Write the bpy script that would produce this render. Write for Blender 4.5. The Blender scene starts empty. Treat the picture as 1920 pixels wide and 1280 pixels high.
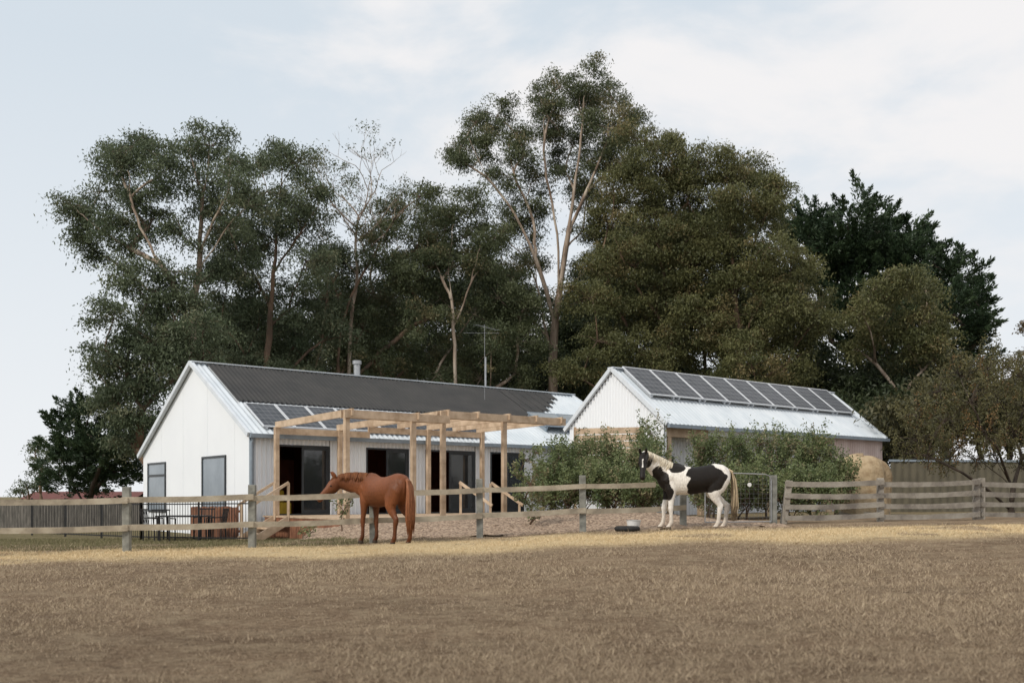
import bpy, math, random
import numpy as np
from mathutils import Vector, Matrix
random.seed(7); rng=np.random.default_rng(11)
scene=bpy.context.scene
COL=scene.collection
CZ=1.3; F=1800.0; HY=930.0
def W(px,py,d): return ((px-960)*d/F, d, CZ+(HY-py)*d/F)
def sm(t): t=np.clip(t,0,1); return t*t*(3-2*t)
def jit(a): return random.uniform(-a,a)
def g(x,y):
    return sm((y-3)/17)*(.45+.27*np.tanh(x/7))-.22*sm((y-20)/6)*sm((-x-3.5)/3)
def gz(x,y): return float(g(np.array(float(x)),np.array(float(y))))
# ---------------------------------------------------------------- materials
def mat(name,c1,c2=None,scale=5,rough=.8,bump=0,metal=0,detail=6,stretch=(1,1,1),c3=None,bscale=None,spec=.3,lo=.35,hi=.65):
    m=bpy.data.materials.new(name); m.use_nodes=True
    nt=m.node_tree; N=nt.nodes; L=nt.links; b=N['Principled BSDF']
    b.inputs['Roughness'].default_value=rough; b.inputs['Metallic'].default_value=metal
    b.inputs['Specular IOR Level'].default_value=spec
    if c2 is None: c2=tuple(c*.85 for c in c1)
    tc=N.new('ShaderNodeTexCoord'); mp=N.new('ShaderNodeMapping'); mp.inputs['Scale'].default_value=stretch
    L.new(tc.outputs['Object'],mp.inputs[0])
    no=N.new('ShaderNodeTexNoise'); no.inputs['Scale'].default_value=scale; no.inputs['Detail'].default_value=detail
    no.inputs['Roughness'].default_value=.6
    L.new(mp.outputs[0],no.inputs['Vector'])
    r=N.new('ShaderNodeValToRGB'); r.color_ramp.elements[0].position=lo; r.color_ramp.elements[1].position=hi
    r.color_ramp.elements[0].color=(*c1,1); r.color_ramp.elements[1].color=(*c2,1)
    if c3: e=r.color_ramp.elements.new((lo+hi)/2); e.color=(*c3,1)
    L.new(no.outputs[0],r.inputs[0]); L.new(r.outputs[0],b.inputs['Base Color'])
    if bump:
        n2=N.new('ShaderNodeTexNoise'); n2.inputs['Scale'].default_value=bscale or scale*4; n2.inputs['Detail'].default_value=4
        L.new(mp.outputs[0],n2.inputs['Vector'])
        bp=N.new('ShaderNodeBump'); bp.inputs['Strength'].default_value=bump; bp.inputs['Distance'].default_value=.02
        L.new(n2.outputs[0],bp.inputs['Height']); L.new(bp.outputs[0],b.inputs['Normal'])
    return m
def attr_mat(name,rough=.7,trans=0.0,bump=0,spec=.2):
    m=bpy.data.materials.new(name); m.use_nodes=True
    nt=m.node_tree; N=nt.nodes; L=nt.links; b=N['Principled BSDF']; b.inputs['Roughness'].default_value=rough
    b.inputs['Specular IOR Level'].default_value=spec
    a=N.new('ShaderNodeAttribute'); a.attribute_name='tint'
    L.new(a.outputs['Color'],b.inputs['Base Color'])
    if trans:
        t=N.new('ShaderNodeBsdfTranslucent'); L.new(a.outputs['Color'],t.inputs[0])
        mx=N.new('ShaderNodeMixShader'); mx.inputs[0].default_value=trans
        L.new(b.outputs[0],mx.inputs[1]); L.new(t.outputs[0],mx.inputs[2]); L.new(mx.outputs[0],N['Material Output'].inputs[0])
    if bump:
        tc=N.new('ShaderNodeTexCoord'); n2=N.new('ShaderNodeTexNoise'); n2.inputs['Scale'].default_value=45; n2.inputs['Detail'].default_value=6
        mp=N.new('ShaderNodeMapping'); mp.inputs['Scale'].default_value=(1,1,.35); L.new(tc.outputs['Object'],mp.inputs[0]); L.new(mp.outputs[0],n2.inputs['Vector'])
        r=N.new('ShaderNodeMapRange'); r.inputs[3].default_value=.5; r.inputs[4].default_value=1.5; L.new(n2.outputs[0],r.inputs[0])
        vm=N.new('ShaderNodeVectorMath'); vm.operation='SCALE'; L.new(a.outputs['Color'],vm.inputs[0]); L.new(r.outputs[0],vm.inputs['Scale']); L.new(vm.outputs[0],b.inputs['Base Color'])
        bp=N.new('ShaderNodeBump'); bp.inputs['Strength'].default_value=bump; bp.inputs['Distance'].default_value=.012
        L.new(n2.outputs[0],bp.inputs['Height']); L.new(bp.outputs[0],b.inputs['Normal'])
    return m
M={}
M['white']=mat('white_cladding',(.83,.855,.88),(.80,.825,.855),.6,.45,stretch=(1,1,1),spec=.4)
M['reflectwall']=mat('white_cladding_ground_reflection',(.72,.60,.56),(.58,.45,.41),1.5,.5,stretch=(1,1,.3))  # white corrugated cladding, with the brown ground's reflection painted in as pink
M['zinc']=mat('zinc_roof',(.66,.70,.73),(.55,.60,.64),1.5,.4,metal=.1,stretch=(1,.2,1))
M['flash']=mat('grey_flashing',(.26,.31,.36),(.20,.24,.28),3,.45)
M['trimwhite']=mat('pale_flashing',(.68,.72,.76),(.60,.64,.68),3,.45)
M['dark']=mat('dark_frame',(.03,.035,.04),(.045,.05,.055),4,.4)
M['matting']=mat('black_tube_matting',(.046,.046,.046),(.062,.060,.058),1.2,.75,bump=.1,spec=.2)
M['timber']=mat('new_timber',(.60,.46,.33),(.38,.27,.18),3,.7,bump=.25,stretch=(1,1,1),c3=(.50,.375,.26))
M['oldtimber']=mat('weathered_timber',(.36,.33,.28),(.17,.15,.13),2,.9,bump=.6,c3=(.28,.25,.21),bscale=25)
M['railtimber']=mat('sunbleached_rail',(.46,.41,.32),(.25,.215,.165),2.5,.9,bump=.5,c3=(.37,.32,.245),bscale=25)
M['greypost']=mat('grey_post',(.27,.27,.24),(.14,.14,.125),5,.9,bump=.5)
M['redwood']=mat('red_stained_timber',(.30,.14,.08),(.17,.075,.045),3,.7)
M['interior']=mat('interior_timber',(.22,.07,.035),(.14,.045,.025),2,.6,stretch=(3,3,.4))
M['floor']=mat('interior_floor',(.2,.12,.07),(.15,.09,.05),2,.5)
M['black']=mat('black_metal',(.012,.012,.013),(.02,.02,.02),5,.45)
M['steel']=mat('galvanised_steel',(.45,.46,.47),(.33,.34,.35),8,.4,metal=.6)
M['wire']=mat('dull_wire',(.20,.20,.195),(.13,.13,.13),8,.6,metal=.3)
M['whiteframe']=mat('anodised_panel_frame',(.62,.64,.66),(.55,.57,.6),8,.4)
M['whiteplastic']=mat('white_plastic',(.75,.75,.73),(.6,.6,.58),5,.5)
M['rubber']=mat('black_rubber',(.02,.02,.02),(.035,.033,.03),8,.8)
M['tarp']=mat('tan_tarpaulin',(.48,.37,.24),(.31,.22,.13),5,.9,bump=1,bscale=18,c3=(.42,.32,.20))
M['beige']=mat('beige_metal_sheet',(.13,.115,.08),(.095,.085,.06),2,.7)
M['redroof']=mat('red_roof',(.16,.055,.045),(.12,.04,.03),2,.7)
M['brick']=mat('pale_render',(.3,.25,.2),(.25,.2,.16),2,.8)
M['paling']=mat('grey_paling',(.18,.165,.145),(.09,.085,.075),4,.9,stretch=(4,4,.6))
M['bark_pale']=mat('pale_gum_bark',(.46,.39,.31),(.13,.09,.065),1.4,.85,bump=.5,stretch=(2,2,.35),c3=(.30,.23,.175))
M['bark_brown']=mat('brown_gum_bark',(.20,.13,.085),(.07,.05,.038),1.5,.9,bump=.5,stretch=(1.5,1.5,.4))
M['bark_dark']=mat('dark_bark',(.08,.06,.045),(.035,.028,.022),2,.9,bump=.5)
M['leaf']=attr_mat('leaf_foliage',.5,.3,spec=.3)
M['straw']=attr_mat('dry_blades',.9,.15)
M['coat']=attr_mat('horse_coat',.5,0,bump=.3,spec=.22)
M['eye']=mat('dark_eye',(.01,.008,.006),(.02,.015,.01),5,.15)
M['collector']=mat('collector_glass',(.36,.39,.41),(.28,.31,.33),2,.2)
M['yellow']=mat('yellow_fabric',(.6,.42,.05),(.5,.33,.04),5,.8)
def glassmat():
    m=bpy.data.materials.new('window_glass'); m.use_nodes=True; nt=m.node_tree; N=nt.nodes; L=nt.links
    b=N['Principled BSDF']; b.inputs['Base Color'].default_value=(.03,.035,.04,1); b.inputs['Roughness'].default_value=.06
    b.inputs['Specular IOR Level'].default_value=.9; b.inputs['Coat Weight'].default_value=.6;b.inputs['Coat Roughness'].default_value=.03
    t=N.new('ShaderNodeBsdfTransparent'); mx=N.new('ShaderNodeMixShader'); mx.inputs[0].default_value=.35
    t.inputs[0].default_value=(.7,.75,.75,1)
    L.new(b.outputs[0],mx.inputs[1]); L.new(t.outputs[0],mx.inputs[2]); L.new(mx.outputs[0],N['Material Output'].inputs[0]); return m
M['glass']=glassmat()
M['reflectpane']=mat('pane_painted_reflection',(.25,.29,.33),(.18,.215,.25),.9,.2,spec=.8)  # window pane whose light grey reflection is put into the base colour
def pvmat():
    m=bpy.data.materials.new('photovoltaic_cells'); m.use_nodes=True; nt=m.node_tree; N=nt.nodes; L=nt.links
    b=N['Principled BSDF']; b.inputs['Roughness'].default_value=.35; b.inputs['Specular IOR Level'].default_value=.18
    uv=N.new('ShaderNodeUVMap'); br=N.new('ShaderNodeTexBrick'); L.new(uv.outputs[0],br.inputs[0])
    br.offset=0; br.inputs['Scale'].default_value=1; br.inputs['Brick Width'].default_value=1/5; br.inputs['Row Height'].default_value=1/6
    br.inputs['Mortar Size'].default_value=.006; br.inputs['Color1'].default_value=(.045,.05,.058,1); br.inputs['Color2'].default_value=(.07,.075,.085,1)
    br.inputs['Mortar'].default_value=(.22,.23,.24,1); L.new(br.outputs[0],b.inputs['Base Color']); return m
M['pv']=pvmat()
def groundmat():
    m=bpy.data.materials.new('paddock_ground'); m.use_nodes=True; nt=m.node_tree; N=nt.nodes; L=nt.links
    b=N['Principled BSDF']; b.inputs['Roughness'].default_value=.95; b.inputs['Specular IOR Level'].default_value=.1
    tc=N.new('ShaderNodeTexCoord')
    def noise(sc,det=6,ro=.6,st=(1,1,1)):
        mp=N.new('ShaderNodeMapping'); mp.inputs['Scale'].default_value=st; L.new(tc.outputs['Object'],mp.inputs[0])
        n=N.new('ShaderNodeTexNoise'); n.inputs['Scale'].default_value=sc; n.inputs['Detail'].default_value=det; n.inputs['Roughness'].default_value=ro
        L.new(mp.outputs[0],n.inputs['Vector']); return n.outputs[0]
    def ramp(src,els):
        r=N.new('ShaderNodeValToRGB'); cr=r.color_ramp
        cr.elements[0].position=els[0][0]; cr.elements[0].color=(*els[0][1],1); cr.elements[1].position=els[-1][0]; cr.elements[1].color=(*els[-1][1],1)
        for p,c in els[1:-1]: e=cr.elements.new(p); e.color=(*c,1)
        L.new(src,r.inputs[0]); return r.outputs[0]
    def mix(f,a,c,mode='MIX'):
        x=N.new('ShaderNodeMix'); x.data_type='RGBA'; x.blend_type=mode
        if isinstance(f,float): x.inputs[0].default_value=f
        else: L.new(f,x.inputs[0])
        L.new(a,x.inputs[6]); 
        if isinstance(c,tuple): x.inputs[7].default_value=(*c,1)
        else: L.new(c,x.inputs[7])
        return x.outputs[2]
    big=noise(.35,5,.6,(1,1.6,1)); fine=noise(16,8,.8); med=noise(2.2,8,.7,(1,1.3,1))
    base=ramp(fine,[(.30,(.090,.060,.040)),(.5,(.225,.162,.108)),(.70,(.385,.30,.205))])
    tone=ramp(big,[(.35,(.78,.75,.72)),(.65,(1.16,1.14,1.10))])
    c=mix(1.0,base,tone,'MULTIPLY')
    c=mix(ramp(med,[(.44,(0,0,0)),(.64,(.55,.55,.55))]),c,(.41,.325,.215))
    spots=ramp(noise(6,4,.6),[(.62,(0,0,0)),(.70,(.65,.65,.65))])
    c=mix(spots,c,(.085,.056,.038))
    at=N.new('ShaderNodeAttribute'); at.attribute_name='zone'
    sp=N.new('ShaderNodeSeparateColor'); L.new(at.outputs['Color'],sp.inputs[0])
    def mul(a,bb):
        x=N.new('ShaderNodeMath'); x.operation='MULTIPLY'; L.new(a,x.inputs[0]); L.new(bb,x.inputs[1]); return x.outputs[0]
    hn=ramp(noise(1.1,8,.75,(.6,1.6,1)),[(.32,(0,0,0)),(.46,(1,1,1))])
    hay=ramp(noise(14,6,.7),[(.3,(.44,.32,.17)),(.7,(.74,.59,.36))])
    c=mix(mul(sp.outputs[0],hn),c,hay)
    grn=ramp(noise(4,6,.7),[(.3,(.10,.085,.045)),(.5,(.16,.14,.07)),(.7,(.26,.21,.13))])
    c=mix(sp.outputs[1],c,grn)
    L.new(c,b.inputs['Base Color'])
    bp=N.new('ShaderNodeBump'); bp.inputs['Strength'].default_value=1; bp.inputs['Distance'].default_value=.05
    L.new(fine,bp.inputs['Height']); L.new(bp.outputs[0],b.inputs['Normal']); return m
M['ground']=groundmat()
M['mulch']=mat('bark_mulch',(.44,.335,.245),(.13,.09,.062),16,.95,bump=1,c3=(.29,.21,.15),bscale=22)
# ---------------------------------------------------------------- helpers
def npmesh(name,V,Fc,m=None,tint=None,smooth=False):
    V=np.asarray(V,np.float32).reshape(-1,3); Fc=np.asarray(Fc,np.int32); k=Fc.shape[1]; n=len(Fc)
    me=bpy.data.meshes.new(name); me.vertices.add(len(V)); me.vertices.foreach_set('co',V.ravel())
    me.loops.add(n*k); me.loops.foreach_set('vertex_index',Fc.ravel())
    me.polygons.add(n); me.polygons.foreach_set('loop_start',np.arange(0,n*k,k,dtype=np.int32)); 
    me.update(calc_edges=True)
    if tint is not None:
        a=me.color_attributes.new('tint','FLOAT_COLOR','POINT'); T=np.ones((len(V),4),np.float32); T[:,:3]=tint; a.data.foreach_set('color',T.ravel())
    if m: me.materials.append(m)
    if smooth: me.polygons.foreach_set('use_smooth',np.ones(n,bool))
    return me
def link(name,me,parent=None):
    o=bpy.data.objects.new(name,me); COL.objects.link(o)
    if parent: o.parent=parent
    return o
def top(name,label,cat,loc,rot=0,group=None):
    e=bpy.data.objects.new(name,None); COL.objects.link(e); e.location=loc; e.rotation_euler=(0,0,rot); e.empty_display_size=.3
    e['label']=label; e['category']=cat
    if group: e['group']=group
    return e
class MB:
    def __init__(s): s.v=[]; s.f=[]
    def poly(s,pts,faces):
        k=len(s.v); s.v+= [tuple(p) for p in pts]; s.f+=[tuple(i+k for i in f) for f in faces]
    def box(s,lo,hi):
        x0,y0,z0=lo; x1,y1,z1=hi
        s.poly([(x0,y0,z0),(x1,y0,z0),(x1,y1,z0),(x0,y1,z0),(x0,y0,z1),(x1,y0,z1),(x1,y1,z1),(x0,y1,z1)],
          [(0,3,2,1),(4,5,6,7),(0,1,5,4),(1,2,6,5),(2,3,7,6),(3,0,4,7)])
    def beam(s,a,b,w,h,up=(0,0,1)):
        a=Vector(a); b=Vector(b); t=(b-a).normalized(); u=Vector(up)
        if abs(t.dot(u))>.98: u=Vector((0,1,0))
        l=t.cross(u).normalized()*w/2; u=l.cross(t).normalized()*h/2
        P=[a-l-u,a+l-u,a+l+u,a-l+u,b-l-u,b+l-u,b+l+u,b-l+u]
        s.poly(P,[(0,1,2,3),(7,6,5,4),(0,4,5,1),(1,5,6,2),(2,6,7,3),(3,7,4,0)])
    def board(s,pts,w,hs):
        k=len(s.v); n=len(pts)
        for i,p in enumerate(pts):
            a=Vector(pts[max(i-1,0)]); b=Vector(pts[min(i+1,n-1)]); t=(b-a).normalized(); l=t.cross(Vector((0,0,1))).normalized()*w/2; u=Vector((0,0,hs[i]/2)); p=Vector(p)
            s.v+=[tuple(p-l-u),tuple(p+l-u),tuple(p+l+u),tuple(p-l+u)]
        for i in range(n-1):
            for j in range(4): s.f.append((k+i*4+j,k+i*4+(j+1)%4,k+i*4+4+(j+1)%4,k+i*4+4+j))
        s.f.append((k+3,k+2,k+1,k)); e=k+(n-1)*4; s.f.append((e,e+1,e+2,e+3))
    def tube(s,pts,rad,n=6,cap=True):
        pts=[Vector(p) for p in pts]; k=len(s.v); ref=Vector((.3,.9,.1)).normalized()
        for i,p in enumerate(pts):
            t=(pts[min(i+1,len(pts)-1)]-pts[max(i-1,0)]);
            if t.length<1e-6: t=Vector((0,0,1))
            t.normalize(); a=t.cross(ref)
            if a.length<.1: a=t.cross(Vector((1,0,0)))
            a.normalize(); b=t.cross(a); r=rad[i] if hasattr(rad,'__len__') else rad
            for j in range(n):
                q=2*math.pi*j/n; v=p+a*(math.cos(q)*r)+b*(math.sin(q)*r); s.v.append(tuple(v))
        for i in range(len(pts)-1):
            for j in range(n):
                s.f.append((k+i*n+j,k+i*n+(j+1)%n,k+(i+1)*n+(j+1)%n,k+(i+1)*n+j))
        if cap:
            s.f.append(tuple(k+j for j in reversed(range(n)))); s.f.append(tuple(k+(len(pts)-1)*n+j for j in range(n)))
    def make(s,name,m,parent=None,smooth=False,world=False,bevel=0):
        me=bpy.data.meshes.new(name); V=s.v
        if world and parent: l=parent.location; V=[(x-l.x,y-l.y,z-l.z) for x,y,z in V]
        me.from_pydata(V,[],s.f); me.materials.append(m); me.update()
        if smooth: me.polygons.foreach_set('use_smooth',np.ones(len(me.polygons),bool))
        o=link(name,me,parent)
        if bevel:
            md=o.modifiers.new('b','BEVEL'); md.width=bevel; md.segments=1
        return o
def corr(name,origin,U,V,lu,lv,nrm,m,parent,pitch=.12,amp=.018,topf=None):
    n=max(2,int(lu/pitch*6)); u=np.linspace(0,lu,n+1); O=np.array(origin); U=np.array(U,float); V=np.array(V,float); Nn=np.array(nrm,float)
    w=np.sin(u/pitch*2*np.pi)*amp
    lo=O+u[:,None]*U+w[:,None]*Nn
    hv=np.full(n+1,lv) if topf is None else np.array([topf(x) for x in u])
    hi=lo+hv[:,None]*V
    P=np.vstack([lo,hi]); i=np.arange(n); Fc=np.stack([i,i+1,i+1+n+1,i+n+1],1)
    return link(name,npmesh(name,P,Fc,m,smooth=True),parent)
# ---------------------------------------------------------------- world / light / camera
w=bpy.data.worlds.new('World'); scene.world=w; w.use_nodes=True; nt=w.node_tree; N=nt.nodes; L=nt.links
bg=N['Background']; bg.inputs[1].default_value=.112
sky=N.new('ShaderNodeTexSky'); sky.sky_type='NISHITA'; sky.sun_disc=False
EL=math.radians(40); AZ=math.radians(226)
sky.sun_elevation=EL; sky.sun_rotation=AZ; sky.air_density=1; sky.dust_density=1.5
tc=N.new('ShaderNodeTexCoord'); mp=N.new('ShaderNodeMapping'); mp.inputs['Scale'].default_value=(1,1,2.2); mp.inputs['Location'].default_value=(.35,.2,.42)
L.new(tc.outputs['Generated'],mp.inputs[0])
no=N.new('ShaderNodeTexNoise'); no.inputs['Scale'].default_value=3.4; no.inputs['Detail'].default_value=8; no.inputs['Roughness'].default_value=.55; no.inputs['Distortion'].default_value=.25
L.new(mp.outputs[0],no.inputs['Vector'])
dot=N.new('ShaderNodeVectorMath'); dot.operation='DOT_PRODUCT'; dot.inputs[1].default_value=(.22,0,.10); L.new(tc.outputs['Generated'],dot.inputs[0])
ad=N.new('ShaderNodeMath'); ad.operation='ADD'; L.new(no.outputs[0],ad.inputs[0]); L.new(dot.outputs['Value'],ad.inputs[1])
rp=N.new('ShaderNodeValToRGB'); rp.color_ramp.elements[0].position=.48; rp.color_ramp.elements[1].position=.70; rp.color_ramp.interpolation='EASE'
L.new(ad.outputs[0],rp.inputs[0])
veil=N.new('ShaderNodeMix'); veil.data_type='RGBA'; veil.inputs[0].default_value=.88; L.new(sky.outputs[0],veil.inputs[6]); veil.inputs[7].default_value=(6.6,7.25,7.8,1)
sepz=N.new('ShaderNodeSeparateXYZ'); L.new(tc.outputs['Generated'],sepz.inputs[0])
hz=N.new('ShaderNodeMapRange'); hz.inputs[1].default_value=.0; hz.inputs[2].default_value=.40; hz.inputs[3].default_value=.95; hz.inputs[4].default_value=0; L.new(sepz.outputs[2],hz.inputs[0])
mx1=N.new('ShaderNodeMix'); mx1.data_type='RGBA'; L.new(hz.outputs[0],mx1.inputs[0]); L.new(veil.outputs[2],mx1.inputs[6]); mx1.inputs[7].default_value=(7.8,7.95,8.15,1)
mx2=N.new('ShaderNodeMix'); mx2.data_type='RGBA'; L.new(rp.outputs[0],mx2.inputs[0]); L.new(mx1.outputs[2],mx2.inputs[6]); mx2.inputs[7].default_value=(8.05,7.95,8.0,1)
L.new(mx2.outputs[2],bg.inputs[0])
sd=bpy.data.lights.new('sun','SUN'); sd.energy=2.4; sd.angle=math.radians(8); sd.color=(1,.93,.83)
so=bpy.data.objects.new('sun',sd); COL.objects.link(so)
dirv=Vector((math.sin(AZ)*math.cos(EL),math.cos(AZ)*math.cos(EL),math.sin(EL)))
so.rotation_euler=dirv.to_track_quat('Z','Y').to_euler(); so.location=(-20,-20,30)
cd=bpy.data.cameras.new('camera'); cam=bpy.data.objects.new('camera',cd); COL.objects.link(cam); scene.camera=cam
cd.sensor_width=36; cd.lens=33.75; cam.location=(0,0,CZ); cam.rotation_euler=(math.radians(90),0,0); cd.shift_y=290/1920; cd.clip_end=3000
cd.dof.use_dof=True; cd.dof.focus_distance=26; cd.dof.aperture_fstop=1.6
scene.view_settings.view_transform='Standard'; scene.view_settings.look='None'; scene.view_settings.exposure=0
# ---------------------------------------------------------------- ground
xs=np.unique(np.concatenate([np.linspace(-1500,-60,12),np.linspace(-60,-24,13),np.arange(-24,24,.3),np.linspace(24,60,13),np.linspace(60,1500,12)]))
ys=np.unique(np.concatenate([np.linspace(-60,0,7),np.arange(0,34,.3),np.linspace(34,80,24),np.linspace(80,2000,14)]))
X,Y=np.meshgrid(xs,ys); nx=len(xs); ny=len(ys)
def wav(X,Y): return .018*np.sin(X*1.7+np.sin(Y*1.1)*2)*np.sin(Y*1.3+X*.4)*sm((34-Y)/10)*sm((24-abs(X))/5)
Z=g(X,Y)+wav(X,Y)
def hayband(X,Y):
    c=17.3+.05*X+.35*np.sin(X*.8)+.2*np.sin(X*2.3)
    return sm((Y-(c-2.0))/1.6)*sm(((c+3.2)-Y)/1.6)
def greenz(X,Y): 
    return sm((-X-1.5)/3)*sm((Y-18.9-.03*X)/1.4)*.85+ sm((Y-27)/4)*.6*(X>-3)
ii,jj=np.meshgrid(np.arange(nx-1),np.arange(ny-1)); a=(jj*nx+ii).ravel()
gm=npmesh('ground',np.stack([X,Y,Z],-1).reshape(-1,3),np.stack([a,a+1,a+1+nx,a+nx],1),M['ground'],smooth=True)
za=gm.color_attributes.new('zone','FLOAT_COLOR','POINT'); T=np.zeros((nx*ny,4),np.float32); T[:,0]=hayband(X,Y).ravel(); T[:,1]=np.clip(greenz(X,Y),0,1).ravel(); T[:,3]=1
za.data.foreach_set('color',T.ravel())
go=link('ground',gm); go['kind']='structure'
mx_=np.arange(-5.6,6.2,.1); my_=np.arange(20.9,29.5,.1); X,Y=np.meshgrid(mx_,my_)
edge=20.95+.35*np.sin(X*1.1)+np.clip(-X-3.2,0,9)*1.3
hgt=g(X,Y)+.27*sm((Y-edge-.3)/3.2)*sm((6.1-X)/3)+.03*np.sin(X*5+Y*4)*np.sin(Y*6)+rng.normal(0,.018,X.shape)
hgt=np.where(Y<edge,g(X,Y)-.12,hgt+.012)
nx=len(mx_); ny=len(my_); ii,jj=np.meshgrid(np.arange(nx-1),np.arange(ny-1)); a=(jj*nx+ii).ravel()
o=link('mulch_ground',npmesh('mulch_ground',np.stack([X,Y,hgt],-1).reshape(-1,3),np.stack([a,a+1,a+1+nx,a+nx],1),M['mulch'],smooth=True)); o['kind']='structure'
def blades(name,P,H,Wd,C,lean=.6):
    n=len(P); ang=rng.uniform(0,2*np.pi,n); la=rng.uniform(0,2*np.pi,n); ln=rng.uniform(.1,lean,n)*H
    dx=np.stack([np.cos(ang)*Wd/2,np.sin(ang)*Wd/2,np.zeros(n)],1)
    tipp=P+np.stack([np.cos(la)*ln,np.sin(la)*ln,H],1)
    V=np.stack([P-dx,P+dx,tipp],1).reshape(-1,3); Fc=np.arange(3*n).reshape(-1,3)
    return link(name,npmesh(name,V,Fc,M['straw'],tint=np.repeat(C,3,0)))
n=600000
yy=4.5+ (rng.random(n)**1.35)*17; xx=rng.uniform(-1,1,n)*(.62*yy+2)
def vn(x,y,s,seed):
    r=np.random.default_rng(seed).random((64,64)); X=x/s%64; Y=y/s%64; i=X.astype(int); j=Y.astype(int); u=X-i; v=Y-j; u=u*u*(3-2*u); v=v*v*(3-2*v)
    i1=(i+1)%64; j1=(j+1)%64; i%=64; j%=64
    return r[i,j]*(1-u)*(1-v)+r[i1,j]*u*(1-v)+r[i,j1]*(1-u)*v+r[i1,j1]*u*v
cl=(vn(xx,yy,2.3,1)*.35+vn(xx,yy,.7,2)*.2+vn(xx,yy,.22,3)*.2+vn(xx,yy,.08,4)*.25)
cl=np.clip((cl-.36)/.30,0,1)
keep=rng.random(n)<(.22+.78*cl); xx=xx[keep]; yy=yy[keep]; cl=cl[keep]; n=len(xx)
H=rng.uniform(.010,.032,n)*(.6+1.0*cl); tall=rng.random(n)<.02; H[tall]*=2.6
c1=np.array([.17,.118,.078]); c2=np.array([.56,.45,.315]); t=np.clip(rng.random((n,1))**1.2*.8+.25*cl[:,None],0,1)
dk=np.clip((yy-5)/6,0,1)[:,None]; 
C=(c1*(1-t)+c2*t)*(.78+.22*dk)
hb=hayband(xx,yy)[:,None]*(vn(xx,yy,.9,8)[:,None]>.26); C=C*(1-hb)+hb*(np.array([.48,.36,.20])*(1-t)+np.array([.80,.65,.42])*t)
o=blades('dry_grass',np.stack([xx,yy,g(xx,yy)+wav(xx,yy)],1),H,.0035+.00045*yy,C,1.8); o['kind']='stuff'; o['label']='short dry straw-coloured paddock grass'; o['category']='grass'
n=60000
yy=rng.uniform(19,30,n); xx=rng.uniform(-18,-3,n)+0; keep=(greenz(xx,yy)>.2)&(rng.random(n)<.8); xx=xx[keep];yy=yy[keep]; n=len(xx)
t=rng.random((n,1)); C=np.array([.12,.12,.055])*(1-t)+np.array([.28,.24,.14])*t
o=blades('lawn_grass',np.stack([xx,yy,g(xx,yy)],1),rng.uniform(.02,.07,n),np.full(n,.02),C); o['kind']='stuff'; o['label']='patchy green-brown lawn grass behind the rail fence'; o['category']='grass'
# ---------------------------------------------------------------- house
ROT=math.atan2(.616,.788)
house=top('house','white metal-clad gabled farmhouse with black roof matting and solar panels','house',(-8.2,30,0),ROT)
EZ,RT,RZ,Wd,BZ,LEN=3.34,4.9,6.0,10.6,3.0,17.7
ZB=-.15
mb=MB(); th=.15
def gable(mb,x0,x1,ezf,rt,rz,wd,bz,zb):
    p=[(0,zb),(wd,zb),(wd,bz),(rt,rz),(0,ezf)]
    P=[(x0,a,b) for a,b in p]+[(x1,a,b) for a,b in p]
    mb.poly(P,[(0,4,3,2,1),(5,6,7,8,9)]+[(i,(i+1)%5,(i+1)%5+5,i+5) for i in range(5)])
gable(mb,0,th,EZ-.06,RT,RZ-.06,Wd,BZ-.06,ZB); mb.make('wall',M['white'],house)
for t in np.arange(1.2,Wd,2.4):
    mb=MB()
    zt=(EZ+(RZ-EZ)*t/RT if t<RT else RZ+(BZ-RZ)*(t-RT)/(Wd-RT))-.12
    mb.box((-.005,t-.004,ZB),(-.002,t+.004,zt)); mb.make('cladding_joint',M['white'],house)
mb=MB(); gable(mb,LEN-th,LEN,EZ-.06,RT,RZ-.06,Wd,BZ-.06,ZB); mb.make('wall',M['white'],house)
mb=MB(); mb.box((th,Wd-.12,ZB),(LEN-th,Wd-.02,BZ-.08)); mb.make('wall',M['white'],house)
ops=[(.85,2.75),(4.1,5.8),(6.45,8.66),(9.35,10.95)]
segs=[(.0,.85),(2.75,4.1),(5.8,6.45),(8.66,9.35),(10.95,LEN)]
for a,b in segs: corr('wall',(a,-.05,ZB),(1,0,0),(0,0,1),b-a,EZ+.12-.15-ZB-.05,(0,-1,0),M['white'],house,.15,.04)
for a,b in ops: corr('wall',(a,-.05,2.95),(1,0,0),(0,0,1),b-a,EZ-2.98,(0,-1,0),M['white'],house,.15,.04)
mb=MB()
for a,b in segs: mb.box((a+.02,.0,ZB),(b-.02,.1,EZ-.1))
for a,b in ops: mb.box((a,.0,2.97),(b,.1,EZ-.1)); mb.box((a,0,ZB),(b,.1,.69))
mb.make('inner_wall',M['interior'],house)
mb=MB(); mb.box((th,.1,.6),(LEN-th,5,.7)); mb.make('floor',M['floor'],house)
mb=MB(); mb.box((th,5,.6),(LEN-th,5.1,3.3)); mb.box((3.4,.12,.7),(3.5,5,3.2)); mb.box((9,.12,.7),(9.1,5,3.2)); mb.box((2.0,3.2,.7),(3.0,3.8,2.6)); mb.make('interior_wall',M['interior'],house)
mb=MB(); mb.box((th,.1,3.2),(LEN-th,5,3.25)); mb.make('ceiling',M['interior'],house)
mb=MB(); mb.box((.95,.6,.7),(1.7,1.3,1.1)); mb.box((.95,1.15,1.1),(1.7,1.35,1.5)); mb.make('armchair',M['yellow'],house,bevel=.04)
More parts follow.
